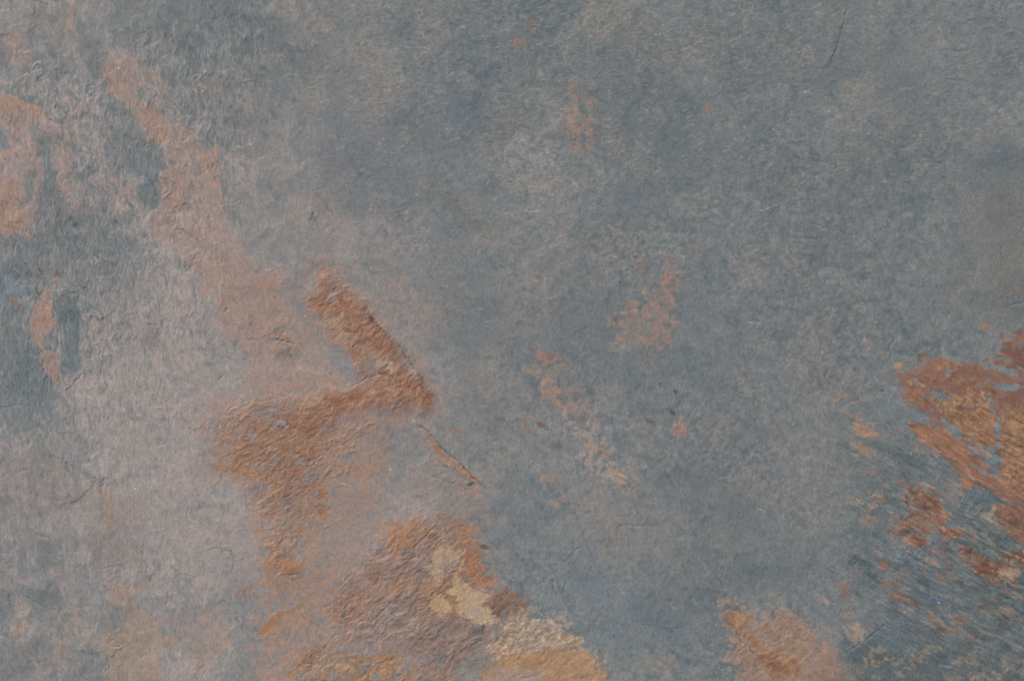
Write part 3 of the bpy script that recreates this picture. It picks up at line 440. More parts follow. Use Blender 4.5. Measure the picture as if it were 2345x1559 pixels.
for p, c, o in [([(2150, 920), (2200, 905), (2235, 925), (2260, 960), (2230, 970), (2180, 950)], (172, 134, 88), .6),
                ([(2180, 950), (2270, 930), (2285, 990), (2270, 1030), (2230, 1035), (2200, 1000), (2170, 975)], (154, 116, 80), .6),
                ([(2292, 945), (2345, 930), (2345, 1100), (2300, 1085), (2288, 1030)], (158, 124, 82), .72),
                ([(2100, 860), (2170, 850), (2250, 870), (2345, 900), (2345, 925), (2250, 910), (2180, 900), (2120, 890)], (118, 88, 78), .5),
                ([(2190, 870), (2230, 880), (2240, 900), (2200, 895)], (160, 120, 80), .45), ([(2150, 840), (2170, 850), (2160, 865)], (164, 118, 80), .5),
                ([(2225, 905), (2255, 900), (2262, 925), (2235, 930)], (174, 146, 116), .5), ([(2240, 1060), (2275, 1080), (2270, 1100)], (120, 80, 58), .4)]:
    L(p, c, o, soft=7, brk=12, tex=('c' if c[0] > 150 else 'd'), fine=1.2, spk=.2, rough=.9)
for p in [[(2128, 898), (2148, 892), (2180, 908), (2168, 917), (2142, 911)], [(2156, 955), (2172, 962), (2190, 978), (2204, 1000), (2196, 1006), (2176, 986), (2160, 970)], [(2282, 955), (2292, 958), (2288, 1000), (2292, 1056), (2284, 1058), (2282, 1010)],
          [(2080, 940), (2110, 952), (2122, 966), (2098, 962)], [(2206, 998), (2224, 1014), (2240, 1034), (2232, 1040), (2212, 1018)], [(2242, 1026), (2284, 1016), (2286, 1060), (2262, 1062), (2246, 1040)],
          [(2258, 828), (2292, 838), (2345, 858), (2345, 872), (2290, 850)], [(2240, 885), (2290, 880), (2345, 880), (2345, 890), (2290, 892)], [(2094, 870), (2104, 866), (2100, 884)], [(2222, 1062), (2250, 1078), (2280, 1092), (2250, 1086)], [(2162, 846), (2176, 852), (2168, 862)],
          [(2110, 905), (2128, 915), (2118, 912)], [(2270, 905), (2276, 940), (2280, 950), (2268, 930)]]:
    L(p, (110, 124, 134), .85, soft=2, brk=3.5, tex='d', fine=1.0, rough=.1)
for k in range(46):
    rr = random.Random(k); x = rr.uniform(2080, 2340); y = rr.uniform(850, 1080)
    if y < 850 + (x - 2080) * .05 or y > 905 + (x - 2080) * .75: continue
    B(x, y, rr.uniform(4, 12), rr.uniform(2, 5), rr.choice([(88, 64, 54), (174, 136, 92), (124, 102, 96), (168, 110, 70), (116, 124, 130)]), .6, ang=rr.uniform(15, 40), soft=2, tex='d')
for x, y, rx, ry, c in [(2299, 768, 8, 8, (128, 84, 62)), (2308, 787, 14, 7, (134, 86, 60)), (2336, 762, 14, 9, (126, 90, 74)), (2332, 776, 14, 5, (150, 102, 70)), (2320, 806, 26, 12, (112, 80, 68)), (2290, 815, 10, 5, (128, 84, 64)), (2338, 820, 20, 20, (108, 78, 68)), (2287, 832, 12, 7, (138, 90, 62)), (2318, 838, 16, 7, (128, 84, 62)), (2338, 852, 12, 9, (138, 94, 70)), (2255, 826, 10, 5, (136, 90, 64)), (2333, 664, 4, 5, (170, 108, 68)), (2255, 750, 9, 8, (170, 110, 72)), (2117, 811, 6, 3, (134, 92, 68)), (2105, 822, 6, 12, (112, 96, 88)), (2032, 862, 4, 3, OR), (1992, 915, 3, 2, OR), (1962, 921, 4, 3, OR), (2020, 894, 4, 2, (110, 76, 62)), (2052, 990, 6, 8, OR), (2100, 992, 10, 7, OR), (2090, 975, 12, 4, DR)]:
    B(x, y, rx, ry, c, .75, tex='d', soft=2.5, rough=.6)
L([(2300, 770), (2345, 755), (2345, 868), (2318, 842), (2292, 820), (2302, 800)], (120, 86, 72), .6, soft=6, brk=9, tex='d', spk=.35, rough=.8, part=('rust_crust', 'dark broken rust patch above the wide sheet'))
B(2057, 838, 10.5, 10, (170, 132, 98), .9, soft=1.5, brk=1, h=2, part=('rust_nodule', 'small round tan nodule'))
# speckled cluster
L([(2075, 1110), (2118, 1106), (2158, 1133), (2174, 1172), (2174, 1197), (2160, 1203), (2182, 1200), (2207, 1223), (2198, 1234), (2162, 1236), (2136, 1220), (2122, 1230), (2112, 1247), (2092, 1253), (2075, 1237), (2042, 1219), (2035, 1207), (2058, 1197), (2076, 1183), (2078, 1170), (2060, 1157), (2068, 1130)],
  (150, 118, 96), .7, soft=4, brk=8, tex='i', h=1, rough=1.0, var=(134, 114, 102), part=('rust_crust', 'flaky brown cluster between grey streaks'))
for x, y, rx, ry, a in [(2085, 1115, 10, 8, 20), (2100, 1125, 12, 5, -10), (2120, 1140, 12, 6, 20), (2075, 1150, 8, 9, 0), (2108, 1155, 14, 7, 20), (2140, 1150, 12, 7, 30), (2145, 1168, 18, 10, 20), (2150, 1188, 18, 9, 10), (2092, 1178, 16, 10, -20), (2120, 1185, 8, 6, 0), (2062, 1200, 14, 8, 10), (2085, 1208, 14, 9, 30), (2100, 1235, 18, 11, -10), (2115, 1215, 8, 8, 40), (2165, 1220, 16, 9, 10), (2190, 1222, 10, 6, 0), (2075, 1222, 8, 4, 20), (2140, 1205, 6, 4, 0)]:
    B(x, y, rx, ry, (124, 84, 64), .72, ang=a, soft=3, brk=5, tex='c', fine=1.4)
for x, y in [(2103, 1180), (2120, 1120), (2132, 1130), (2090, 1160), (2128, 1205), (2085, 1140)]: B(x, y, 5, 4, (112, 126, 134), .7, soft=1.8)
L([(2196, 1252), (2225, 1246), (2242, 1266), (2272, 1282), (2300, 1282), (2318, 1262), (2345, 1255), (2345, 1278), (2324, 1292), (2338, 1312), (2332, 1345), (2302, 1332), (2262, 1326), (2236, 1302), (2206, 1276)],
  (142, 116, 94), .75, soft=5, brk=8, tex='d', rough=1.0, h=1, var=(118, 84, 64), part=('rust_crust', 'brown scabs below the grey lens at the right edge'))
for x, y, rx, ry, a in [(2215, 1262, 18, 10, 20), (2250, 1285, 12, 6, 20), (2255, 1305, 22, 8, 15), (2290, 1295, 10, 8, 0), (2310, 1275, 14, 7, 0), (2338, 1266, 10, 8, 0), (2335, 1285, 10, 6, 0)]:
    B(x, y, rx, ry, (108, 76, 62), .75, ang=a, soft=3, brk=5, tex='c', fine=1.4)
B(2312, 1316, 22, 16, (168, 148, 124), .6, soft=5)
L([(2270, 1160), (2300, 1152), (2345, 1168), (2345, 1265), (2328, 1240), (2312, 1216), (2284, 1190)], (146, 100, 74), .75, soft=3, brk=6, tex='d', fine=1.2, rough=.8, var=(118, 84, 66), part=('rust_crust', 'streaked rust strip at the right edge'))
B(2262, 1183, 18, 8, (156, 148, 134), .7, ang=10); B(2295, 1192, 24, 5, (100, 80, 70), .6, ang=20); B(2277, 1162, 4, 4, (180, 150, 110), .6)
for x, y, rx, ry, a, c in [(2022, 1293, 11, 5, 15, (156, 102, 70)), (2058, 1289, 3, 4, 0, DR), (1958, 1318, 10, 4, -20, (158, 108, 78)), (1932, 1343, 11, 6, 10, (160, 106, 72)), (1938, 1360, 9, 4, 15, (138, 98, 76)), (2028, 1336, 12, 7, 0, (166, 106, 66)), (2028, 1352, 7, 4, 0, (140, 98, 76)),
                            (2056, 1341, 14, 5, 15, (130, 88, 66)), (2062, 1367, 20, 10, 25, (152, 100, 76)), (2095, 1382, 12, 4, 25, (108, 78, 66)), (2142, 1317, 11, 8, 25, (164, 106, 68)), (2122, 1314, 6, 5, 0, (120, 88, 74)), (2170, 1288, 6, 4, 0, (120, 88, 74)), (2180, 1320, 22, 6, 20, (140, 116, 102)),
                            (2210, 1344, 20, 3, 15, (134, 98, 78)), (2155, 1443, 11, 8, 25, (112, 80, 72)), (2108, 1457, 13, 5, 20, (150, 112, 88)), (2190, 1440, 11, 5, 10, (140, 116, 104)), (2232, 1460, 12, 6, 0, (142, 110, 94)), (2205, 1475, 14, 4, 15, (140, 98, 74)), (2270, 1374, 12, 3, 0, (122, 90, 76)),
                            (2275, 1395, 9, 5, 0, (112, 82, 70)), (2298, 1415, 10, 7, 0, (74, 76, 74)), (2250, 1390, 9, 4, 0, (74, 78, 78)), (2195, 1418, 20, 5, 25, (138, 108, 92)), (2070, 1400, 14, 6, 10, (144, 122, 108)), (1944, 1402, 6, 6, 0, (150, 118, 96)), (2280, 1450, 16, 4, 0, (128, 106, 96)), (2335, 1465, 10, 7, 0, (84, 84, 80)),
                            (2005, 1130, 14, 6, 20, (146, 124, 110)), (2015, 1142, 16, 7, 20, (144, 116, 102)), (2062, 1102, 8, 3, -15, (156, 108, 80)), (1985, 1182, 20, 10, 20, (144, 122, 110)), (1960, 1148, 16, 5, 20, (144, 130, 118)), (2055, 1185, 12, 7, 0, (140, 116, 102)), (2000, 1155, 8, 5, 0, (150, 128, 114)), (2160, 1260, 12, 10, 25, (132, 110, 104)),
                            (2012, 1255, 7, 4, 20, (110, 88, 80)), (2002, 1222, 7, 6, 25, (70, 82, 86)), (2028, 1235, 8, 5, 20, (76, 86, 94)), (1975, 1292, 22, 8, 15, (72, 90, 96)), (2000, 1318, 30, 5, 18, (72, 86, 90)), (2140, 1375, 26, 9, 10, (86, 104, 124)), (1878, 1372, 18, 12, 20, (140, 130, 124)), (1895, 1380, 12, 8, 0, (150, 134, 124)),
                            (2240, 1312, 8, 5, 0, (96, 70, 56)), (2120, 1290, 16, 5, 15, (134, 112, 100)), (2100, 1145, 6, 3, 0, DR), (2220, 1040, 4, 3, 0, OC), (1925, 900, 14, 4, 18, (154, 120, 96)), (1940, 908, 8, 3, 18, (150, 120, 98))]:
    B(x, y, rx * 1.05, ry, c, .66, ang=a, soft=2.5, brk=1.5 + .5 * ry, tex='c', fine=1.5)
L([(1925, 1500), (1945, 1482), (1975, 1466), (2002, 1440), (1990, 1446), (1960, 1470), (1930, 1490)], (150, 138, 128), .5, soft=3, brk=3)
L([(1926, 1506), (1990, 1466), (2030, 1446), (2020, 1480), (2040, 1500), (1960, 1530)], (74, 88, 92), .55, soft=5, brk=6, tex='c')
# random fine rusty flecks aligned with the streaks
rr = random.Random(5)
for k in range(110):
    x = rr.uniform(1960, 2345); y = rr.uniform(1080, 1540)
    if (x - 1960) < (y - 1300) * -.1: continue
    B(x, y, rr.uniform(4, 16), rr.uniform(1.5, 4), rr.choice([(134, 106, 90), (128, 92, 74), (70, 84, 90), (108, 122, 130), (140, 122, 108), (68, 80, 84)]), rr.uniform(.3, .6), ang=rr.uniform(14, 34), soft=2, brk=3, tex='d')
for p, c, o, pt in [([(1914, 932), (1945, 942), (1975, 960), (1998, 972), (1960, 962), (1920, 945)], (148, 124, 104), .6, None),
                    ([(1950, 975), (1972, 965), (1996, 982), (2012, 996), (2004, 1004), (1975, 1000), (1955, 990)], (160, 128, 102), .75, ('rust_stain', 'upper of two small tan scales left of the rust sheet')),
                    ([(1948, 1012), (1976, 1010), (2000, 1022), (2012, 1034), (1985, 1042), (1956, 1030)], (150, 130, 108), .75, ('rust_stain', 'lower of two small tan scales left of the rust sheet')),
                    ([(2095, 1010), (2120, 1012), (2150, 1035), (2130, 1040), (2100, 1025)], (134, 118, 110), .5, None),
                    ([(1960, 1000), (2010, 1005), (2060, 1030), (2120, 1060), (2110, 1075), (2040, 1045), (1980, 1020)], (80, 94, 98), .5, None)]:
    L(p, c, o, soft=3, brk=5, tex='d', fine=.8, h=.8, part=pt)
# bottom right
L([(1657, 1405), (1680, 1384), (1704, 1392), (1732, 1402), (1742, 1422), (1762, 1402), (1790, 1396), (1822, 1408), (1850, 1424), (1868, 1448), (1888, 1466), (1912, 1478), (1932, 1497), (1918, 1520), (1934, 1559), (1712, 1559), (1688, 1534), (1660, 1498), (1672, 1478), (1674, 1440), (1660, 1424)],
  (158, 125, 98), .78, soft=9, brk=9, fine=1.0, h=1.5, rough=.55, var=(146, 126, 112), part=('rust_crust', 'tan crust with an orange left edge near the lower right'))
L([(1657, 1408), (1682, 1396), (1700, 1410), (1712, 1440), (1738, 1466), (1760, 1486), (1800, 1496), (1828, 1520), (1826, 1540), (1790, 1552), (1750, 1520), (1718, 1490), (1696, 1460), (1676, 1438)], (158, 112, 82), .6, soft=9, brk=9, tex='c', rough=.9, var=(148, 108, 84))
L([(1740, 1500), (1790, 1500), (1830, 1524), (1810, 1545), (1770, 1545)], (140, 90, 62), .4, soft=8, brk=8, tex='d')
B(1806, 1524, 18, 8, (174, 138, 98), .6, ang=30); B(1728, 1435, 10, 9, (140, 134, 130), .5)
L([(1680, 1392), (1700, 1400), (1712, 1420), (1690, 1420)], (168, 136, 96), .5, soft=6)
for p in [[(1690, 1455), (1708, 1462), (1730, 1490), (1722, 1494), (1700, 1472)], [(1755, 1480), (1770, 1500), (1795, 1515), (1772, 1508)], [(1735, 1400), (1752, 1410), (1750, 1430), (1740, 1420)]]:
    L(p, (132, 130, 132), .6, soft=2.5, brk=3, tex='d')
L([(1870, 1490), (1900, 1480), (1940, 1520), (1930, 1559), (1880, 1559)], (140, 118, 108), .5, soft=10)
B(1652, 1376, 15, 11, (154, 128, 108), .6); B(1637, 1345, 6, 4, (140, 104, 80), .5); B(1735, 1388, 16, 7, (112, 126, 140), .5); B(1830, 1354, 5, 4, OR, .5); B(1830, 1404, 18, 3, (128, 100, 80), .5, ang=30)
B(1752, 1432, 5, 4, (154, 92, 62), .6); B(1884, 1500, 9, 6, OR, .5)
L([(1925, 1559), (1935, 1500), (1968, 1478), (2000, 1446), (2045, 1425), (2090, 1440), (2150, 1462), (2230, 1486), (2345, 1500), (2345, 1559)], (86, 97, 100), .7, soft=14, brk=16, tex='c')
L([(1990, 1462), (2015, 1440), (2048, 1426), (2080, 1440), (2100, 1466), (2108, 1488), (2080, 1498), (2050, 1494), (2020, 1482)], (100, 113, 119), .7, soft=5, brk=4, fine=.6)
L([(1935, 1455), (1950, 1470), (1930, 1490), (1915, 1470)], (82, 98, 104), .5, soft=8)
L([(1938, 1424), (1952, 1436), (1962, 1420), (1976, 1442), (1996, 1436), (1978, 1458), (1956, 1470), (1944, 1452)], (160, 139, 118), .7, soft=3, brk=5)
for x, y, rx, ry, a in [(2006, 1497, 16, 9, -40), (1995, 1515, 16, 5, 0), (2002, 1540, 10, 8, -30), (2080, 1520, 30, 20, -30), (2220, 1520, 24, 16, 0), (2270, 1545, 40, 14, 0), (2320, 1520, 30, 24, 0), (2185, 1552, 22, 10, 0), (1945, 1540, 22, 24, 0), (2130, 1490, 30, 8, -20), (2270, 1520, 12, 4, -45)]:
    B(x, y, rx, ry, (146, 126, 108), .5, ang=a, brk=10, spk=.1, tex='i')
for x, y, rx, ry in [(2152, 1523, 8, 4), (2172, 1526, 8, 4), (2185, 1517, 8, 3)]: B(x, y, rx, ry, (146, 144, 142), .5)

# ================================================================ cracks, lips, scuffs
def line(pts, wob=2.0):
    sy, sx = region(pts, 26); gx = X[sy, sx] + wob * N['i'][sy, sx] * .6; gy = Y[sy, sx] + wob * N['mid2'][sy, sx] * .6
    p = np.array(pts, np.float32); best = np.full(gx.shape, 1e9, np.float32); sgn = np.zeros_like(best); tt = np.zeros_like(best)
    n = len(p) - 1
    for k in range(n):
        (x0, y0), (x1, y1) = p[k], p[k + 1]; ex, ey = x1 - x0, y1 - y0
        q = np.clip(((gx - x0) * ex + (gy - y0) * ey) / (ex * ex + ey * ey), 0, 1)
        dd = np.hypot(gx - x0 - q * ex, gy - y0 - q * ey); m = dd < best
        best = np.where(m, dd, best); sgn = np.where(m, np.sign(ex * (gy - y0) - ey * (gx - x0)), sgn); tt = np.where(m, (k + q) / n, tt)
    end = ss(0, .15, tt) * ss(1, .85, tt)
    return sy, sx, best, sgn, end
def crack(pts, depth=2.2, wd=2.2, darken=.3, lip=0.):
    sy, sx, d, s, e = line(pts)
    e = e * (.65 + .35 * np.clip(N['i'][sy, sx], -1, 1))
    H[sy, sx] -= depth * e * np.exp(-(d / wd) ** 2)
    if lip: H[sy, sx] += lip * e * np.exp(-d / 9) * (s > 0)
    COL[sy, sx] += (darken * e * np.exp(-(d / (wd * .9)) ** 2))[..., None] * (np.array((72, 78, 80), np.float32) - COL[sy, sx])  # pigment darkened along the groove line
def scuff(pts, op=.35, wd=1.4, col=(178, 180, 180)):
    sy, sx, d, s, e = line(pts, 2.5)
    COL[sy, sx] += (op * e * ss(-1.2, .4, N['g'][sy, sx] + .6 * N['i'][sy, sx]) * np.exp(-(d / wd) ** 2))[..., None] * (np.array(col, np.float32) - COL[sy, sx])
for pts, dp, lp in [
    ([(0, 203), (30, 216), (65, 232), (105, 252)], 1.6, 0), ([(105, 252), (112, 275), (140, 285), (162, 305)], 1.2, 0),
    ([(80, 690), (100, 664)], 2, 0), ([(98, 800), (122, 802), (135, 808)], 1.6, 1), ([(70, 730), (66, 800), (64, 850)], 1.4, 0), ([(98, 820), (102, 850), (120, 878)], 1.6, 0),
    ([(190, 850), (170, 875), (150, 900)], 3, 1.5), ([(245, 770), (236, 830), (230, 885)], 1.4, 0), ([(180, 700), (180, 800), (186, 840)], 1.2, 0), ([(292, 722), (312, 719)], 1.8, 0), ([(335, 742), (365, 745)], 1.8, 0),
    ([(445, 795), (470, 802), (478, 806)], 1.8, 0), ([(520, 848), (505, 865), (498, 873)], 1.6, 0), ([(0, 932), (30, 930), (55, 926)], 1.6, 0), ([(170, 940), (172, 1000)], 1.2, 0), ([(515, 715), (525, 706)], 2, 0),
    ([(95, 1045), (130, 1047), (160, 1062)], 1.6, 1), ([(40, 1082), (55, 1075), (70, 1072)], 1.5, 0), ([(60, 1198), (70, 1216), (95, 1228), (120, 1237)], 2, 1), ([(232, 1100), (236, 1150), (234, 1200)], 1.6, 0),
    ([(228, 1307), (255, 1297), (280, 1294)], 1.5, .8), ([(385, 1290), (410, 1313), (440, 1320), (444, 1325)], 2.2, 1), ([(330, 1235), (325, 1280), (350, 1310)], 1.2, 0), ([(470, 1262), (500, 1254), (530, 1262), (536, 1290), (528, 1320)], 1.8, -1),
    ([(52, 1360), (85, 1380), (110, 1394), (135, 1397)], 2.2, 1), ([(25, 1465), (60, 1490), (95, 1515)], 2, 1), ([(534, 1415), (545, 1420), (550, 1430)], 3, 0), ([(383, 1355), (382, 1385)], 2, 0), ([(335, 1400), (352, 1410)], 1.4, 0), ([(160, 1385), (180, 1392), (205, 1385)], 1.4, .6), ([(185, 1540), (200, 1559)], 1.5, 0),
    ([(0, 1345), (20, 1360), (25, 1400)], 1.6, 0), ([(447, 163), (470, 180)], 2.2, 0), ([(380, 222), (400, 235), (408, 250)], 1.6, 0), ([(495, 130), (510, 170), (515, 230)], 1, 0), ([(276, 263), (300, 262), (315, 275)], 1.2, 0), ([(500, 360), (512, 430), (518, 500)], 1.2, 0),
    ([(355, 440), (370, 460), (378, 475)], 1.6, 0), ([(480, 10), (500, 30)], 1.3, 0), ([(262, 335), (268, 365)], 2.2, 0), ([(165, 170), (170, 200)], 1, 0),
    ([(800, 888), (830, 872), (845, 862)], 3, 0), ([(625, 775), (650, 780), (680, 787)], 4, 2), ([(560, 780), (600, 775), (640, 760)], 1.5, 1), ([(845, 868), (862, 862), (890, 855)], 3, 1), ([(708, 690), (730, 690), (760, 680)], 2.5, 1), ([(803, 795), (835, 782)], 2, 0),
    ([(660, 1318), (690, 1312)], 4, 2), ([(740, 1393), (765, 1380), (785, 1365)], 2.5, 1), ([(905, 1310), (930, 1288), (960, 1268)], 2.6, 1), ([(920, 1275), (950, 1250), (980, 1222), (1010, 1190)], 2.4, 1), ([(980, 1455), (1000, 1448), (1030, 1430)], 2.6, 1), ([(1050, 1500), (1080, 1475), (1110, 1462)], 2.6, 1),
    ([(840, 1440), (870, 1405), (900, 1375), (930, 1350)], 2.4, 1.2), ([(770, 1350), (790, 1330), (812, 1310)], 2.6, 1), ([(880, 1470), (920, 1435), (950, 1420)], 1.8, 1), ([(960, 1470), (990, 1430)], 2.2, 1), ([(730, 1500), (770, 1450), (785, 1420)], 2, 1), ([(655, 1470), (665, 1440)], 1, 0), ([(688, 1405), (705, 1422)], 1.4, 0),
    ([(845, 715), (868, 748), (915, 788), (940, 830), (965, 862), (985, 900)], 3.2, -2), ([(560, 1115), (570, 1180)], 1, 0), ([(605, 940), (640, 960), (690, 985), (720, 1000)], 2, 1), ([(600, 1030), (640, 1010), (680, 985)], 2, 1), ([(560, 1060), (610, 1040)], 2, 0), ([(700, 1060), (740, 1040), (770, 1015)], 1.8, 1),
    ([(945, 965), (976, 985), (1010, 1020), (1060, 1068), (1100, 1108), (1118, 1130)], 3.4, -2.5), ([(1000, 1050), (1050, 1090), (1090, 1110)], 1.6, 0), ([(960, 1080), (1010, 1095), (1080, 1125)], 1.4, 0), ([(985, 1065), (1035, 1070), (1065, 1095)], 1.4, 0),
    ([(1340, 1240), (1300, 1280), (1288, 1292)], 1.5, 0), ([(1315, 1240), (1308, 1262)], 1.2, 0), ([(1300, 1325), (1288, 1355), (1295, 1380), (1312, 1405)], 1.4, .8), ([(1425, 1410), (1470, 1428), (1530, 1440), (1580, 1436)], 1.4, .8), ([(1364, 1415), (1364, 1425)], 1.5, 0),
    ([(1246, 1090), (1265, 1130), (1320, 1180), (1345, 1250), (1375, 1312), (1420, 1345)], 1.0, .9), ([(1400, 1205), (1440, 1200), (1460, 1203), (1500, 1203)], 1.5, 0), ([(1405, 945), (1402, 975)], 1.4, 0), ([(1195, 855), (1225, 885), (1250, 920), (1285, 965), (1320, 1010)], 1.6, 1.2), ([(1040, 1240), (1080, 1260)], 1, 0),
    ([(1785, 1120), (1795, 1105), (1808, 1095)], 1.8, 0), ([(1785, 1120), (1800, 1155)], 1, 0), ([(1325, 935), (1380, 850)], .7, 0), ([(1400, 1085), (1430, 1100), (1450, 1120)], 1, 0),
    ([(1940, 10), (1930, 60), (1912, 115), (1895, 150)], 2.6, 2.5), ([(1940, 0), (1970, -20)], 2, 0), ([(1470, 190), (1500, 195)], 2, 0), ([(1610, 185), (1604, 215)], 1.4, 0), ([(1460, 105), (1462, 140)], 1.4, 0), ([(1838, 545), (1860, 548), (1890, 542)], 1.4, 0), ([(1850, 510), (1875, 515), (1895, 525)], 1.8, 0), ([(2297, 555), (2292, 630)], 2, 0), ([(2270, 270), (2300, 240)], 1.4, 0),
    ([(1985, 755), (2000, 775), (2040, 780)], 1.4, 0), ([(2038, 765), (2050, 778), (2030, 800)], 1.6, 0), ([(2095, 800), (2105, 815), (2115, 835)], 2, 0), ([(2310, 698), (2345, 695)], 2.2, 1), ([(2120, 50), (2200, 55), (2260, 40)], 1.2, .8), ([(2150, 115), (2220, 120)], 1, .6), ([(2140, 180), (2240, 190)], 1, .6),
    ([(1664, 1425), (1684, 1440), (1700, 1470), (1725, 1492), (1760, 1520)], 2.6, 1.6), ([(1660, 1400), (1676, 1388)], 1.6, 0), ([(1800, 1388), (1830, 1408), (1850, 1430)], 1.8, 1), ([(1925, 1500), (1960, 1480), (1995, 1455), (2025, 1430), (2060, 1426)], 1.8, 1), ([(1632, 1252), (1660, 1280)], 1, 0), ([(1610, 1282), (1635, 1300)], 1.8, 0),
    ([(1840, 1300), (1855, 1315)], 2, 0), ([(2060, 870), (2066, 905), (2090, 930)], 1.8, 0), ([(2240, 1440), (2290, 1455)], 2, 1), ([(1180, 1515), (1240, 1547)], .8, 0), ([(1190, 1552), (1232, 1545)], 1.8, 0), ([(720, 485), (716, 500), (710, 507)], 2.4, 0), ([(745, 460), (752, 480), (770, 500)], 1.2, 0),
    ([(770, 300), (780, 320)], 1, 0), ([(885, 270), (895, 290)], 1.6, 0), ([(965, 270), (972, 290)], 1.2, 0), ([(880, 525), (890, 540)], 1.2, 0)]:
    crack(pts, dp * 1.1, lip=lp)
for k in range(150):                                     # short hairline cracks that follow the grain
    rr = random.Random(900 + k); x = rr.uniform(-100, 2450); y = rr.uniform(-100, 1650); l = rr.uniform(8, 34)
    a = math.radians(rr.gauss(88, 14) if x < 700 else (rr.gauss(-12, 16) if y < 500 else (rr.gauss(26, 10) if x > 1900 and y > 950 else rr.gauss(-40, 30))))
    crack([(x, y), (x + l * .5 * math.cos(a) + rr.gauss(0, 2), y + l * .5 * math.sin(a) + rr.gauss(0, 2)), (x + l * math.cos(a), y + l * math.sin(a))], rr.uniform(.5, 1.3), wd=1.8, darken=rr.uniform(.08, .25))
for pts, o in [([(575, 640), (610, 620), (645, 605), (690, 598)], .5), ([(452, 605), (475, 597), (505, 597)], .4), ([(425, 290), (445, 290), (460, 290)], .5), ([(300, 405), (320, 414), (345, 417)], .5), ([(180, 320), (200, 311)], .45), ([(541, 333), (552, 338), (575, 330), (585, 328)], .55), ([(370, 395), (395, 382), (425, 378)], .35),
               ([(45, 10), (55, 25), (62, 33)], .5), ([(192, 12), (200, 0)], .5), ([(485, 5), (500, 30)], .3), ([(630, 180), (660, 170), (690, 172)], .3), ([(715, 235), (735, 232), (752, 228)], .4), ([(780, 130), (805, 125), (820, 132)], .3), ([(915, 105), (950, 108), (990, 115)], .3), ([(970, 75), (972, 92)], .5), ([(635, 247), (655, 243)], .3), ([(965, 268), (1000, 268), (1040, 266)], .25),
               ([(780, 425), (805, 425)], .3), ([(1500, 82), (1520, 75), (1542, 66)], .45), ([(1200, 482), (1220, 484), (1245, 484)], .4), ([(1245, 438), (1270, 428)], .3), ([(1735, 484), (1760, 476), (1785, 470)], .5), ([(1785, 488), (1800, 482)], .4), ([(2120, 226), (2145, 215), (2165, 208)], .45), ([(2050, 165), (2080, 152)], .3), ([(2125, 504), (2150, 498)], .35),
               ([(2290, 105), (2310, 115)], .3), ([(1850, 25), (1885, 10)], .35), ([(2010, 45), (2040, 33)], .3), ([(2060, 210), (2095, 200)], .25), ([(1240, 686), (1265, 682), (1290, 672)], .35), ([(1275, 702), (1302, 704)], .25), ([(2145, 620), (2160, 610)], .35), ([(2230, 640), (2245, 623)], .45), ([(1890, 630), (1915, 612)], .25), ([(2280, 350), (2300, 335)], .3),
               ([(300, 1060), (330, 1058)], .3), ([(335, 1102), (360, 1095)], .4), ([(450, 1255), (480, 1255), (520, 1248)], .4), ([(485, 1192), (510, 1190)], .3), ([(415, 1315), (445, 1318)], .45), ([(340, 1368), (375, 1358)], .35), ([(455, 925), (475, 920), (520, 916)], .35), ([(460, 820), (490, 802)], .35), ([(295, 1100), (335, 1090)], .2), ([(475, 765), (520, 760)], .0),
               ([(600, 1350), (660, 1345)], .0), ([(750, 1363), (850, 1368)], .3), ([(345, 600), (365, 610)], .35), ([(338, 500), (346, 510)], .3), ([(2300, 780), (2325, 770)], .5), ([(1350, 1280), (1365, 1308)], .4), ([(1390, 1320), (1420, 1345), (1430, 1360)], .25), ([(1730, 1160), (1755, 1172)], .45), ([(1190, 935), (1215, 925)], .0), ([(1275, 1400), (1350, 1405)], .3), ([(1100, 930), (1120, 932)], .4), ([(2180, 785), (2215, 788)], .3)]:
    if o: scuff(pts, o)
for k in range(460):
    rr = random.Random(3000 + k); x = rr.uniform(-100, 2450); y = rr.uniform(-100, 1650); l = rr.uniform(8, 30)
    if x < 650 and rr.random() < .5: a = math.radians(rr.gauss(88, 12))
    else: a = math.radians(rr.gauss(-14, 14))
    scuff([(x, y), (x + l * .5 * math.cos(a) + rr.gauss(0, 1.5), y + l * .5 * math.sin(a) + rr.gauss(0, 1.5)), (x + l * math.cos(a), y + l * math.sin(a))], rr.uniform(.12, .38) * (1.35 if y < 900 else .9), wd=1.35)
for x, y in [(572, 330), (545, 334), (735, 233), (1769, 296), (1703, 291), (698, 723), (518, 837), (517, 842), (1436, 945), (893, 1074), (508, 1103), (308, 1117), (271, 154), (271, 157), (1452, 1173), (2086, 1036), (1816, 970), (1882, 806), (2026, 414), (333, 238), (380, 341), (2149, 1378), (1231, 1322), (1995, 38), (1022, 295)]:
    sy, sx, d, s, e = line([(x, y), (x + 1.5, y + 1.5)], 0); COL[sy, sx] += (.6 * np.exp(-(d / 1.25) ** 2))[..., None] * (225 - COL[sy, sx])
# dark pin pricks
pr = np.random.RandomState(8)
for k in range(260):
    x, y = pr.uniform(-60, 2400), pr.uniform(-60, 1620); sy, sx, d, s, e = line([(x, y), (x + 1, y + 1)], 0); COL[sy, sx] += (pr.uniform(.15, .5) * np.exp(-(d / 1.6) ** 2))[..., None] * (70 - COL[sy, sx])

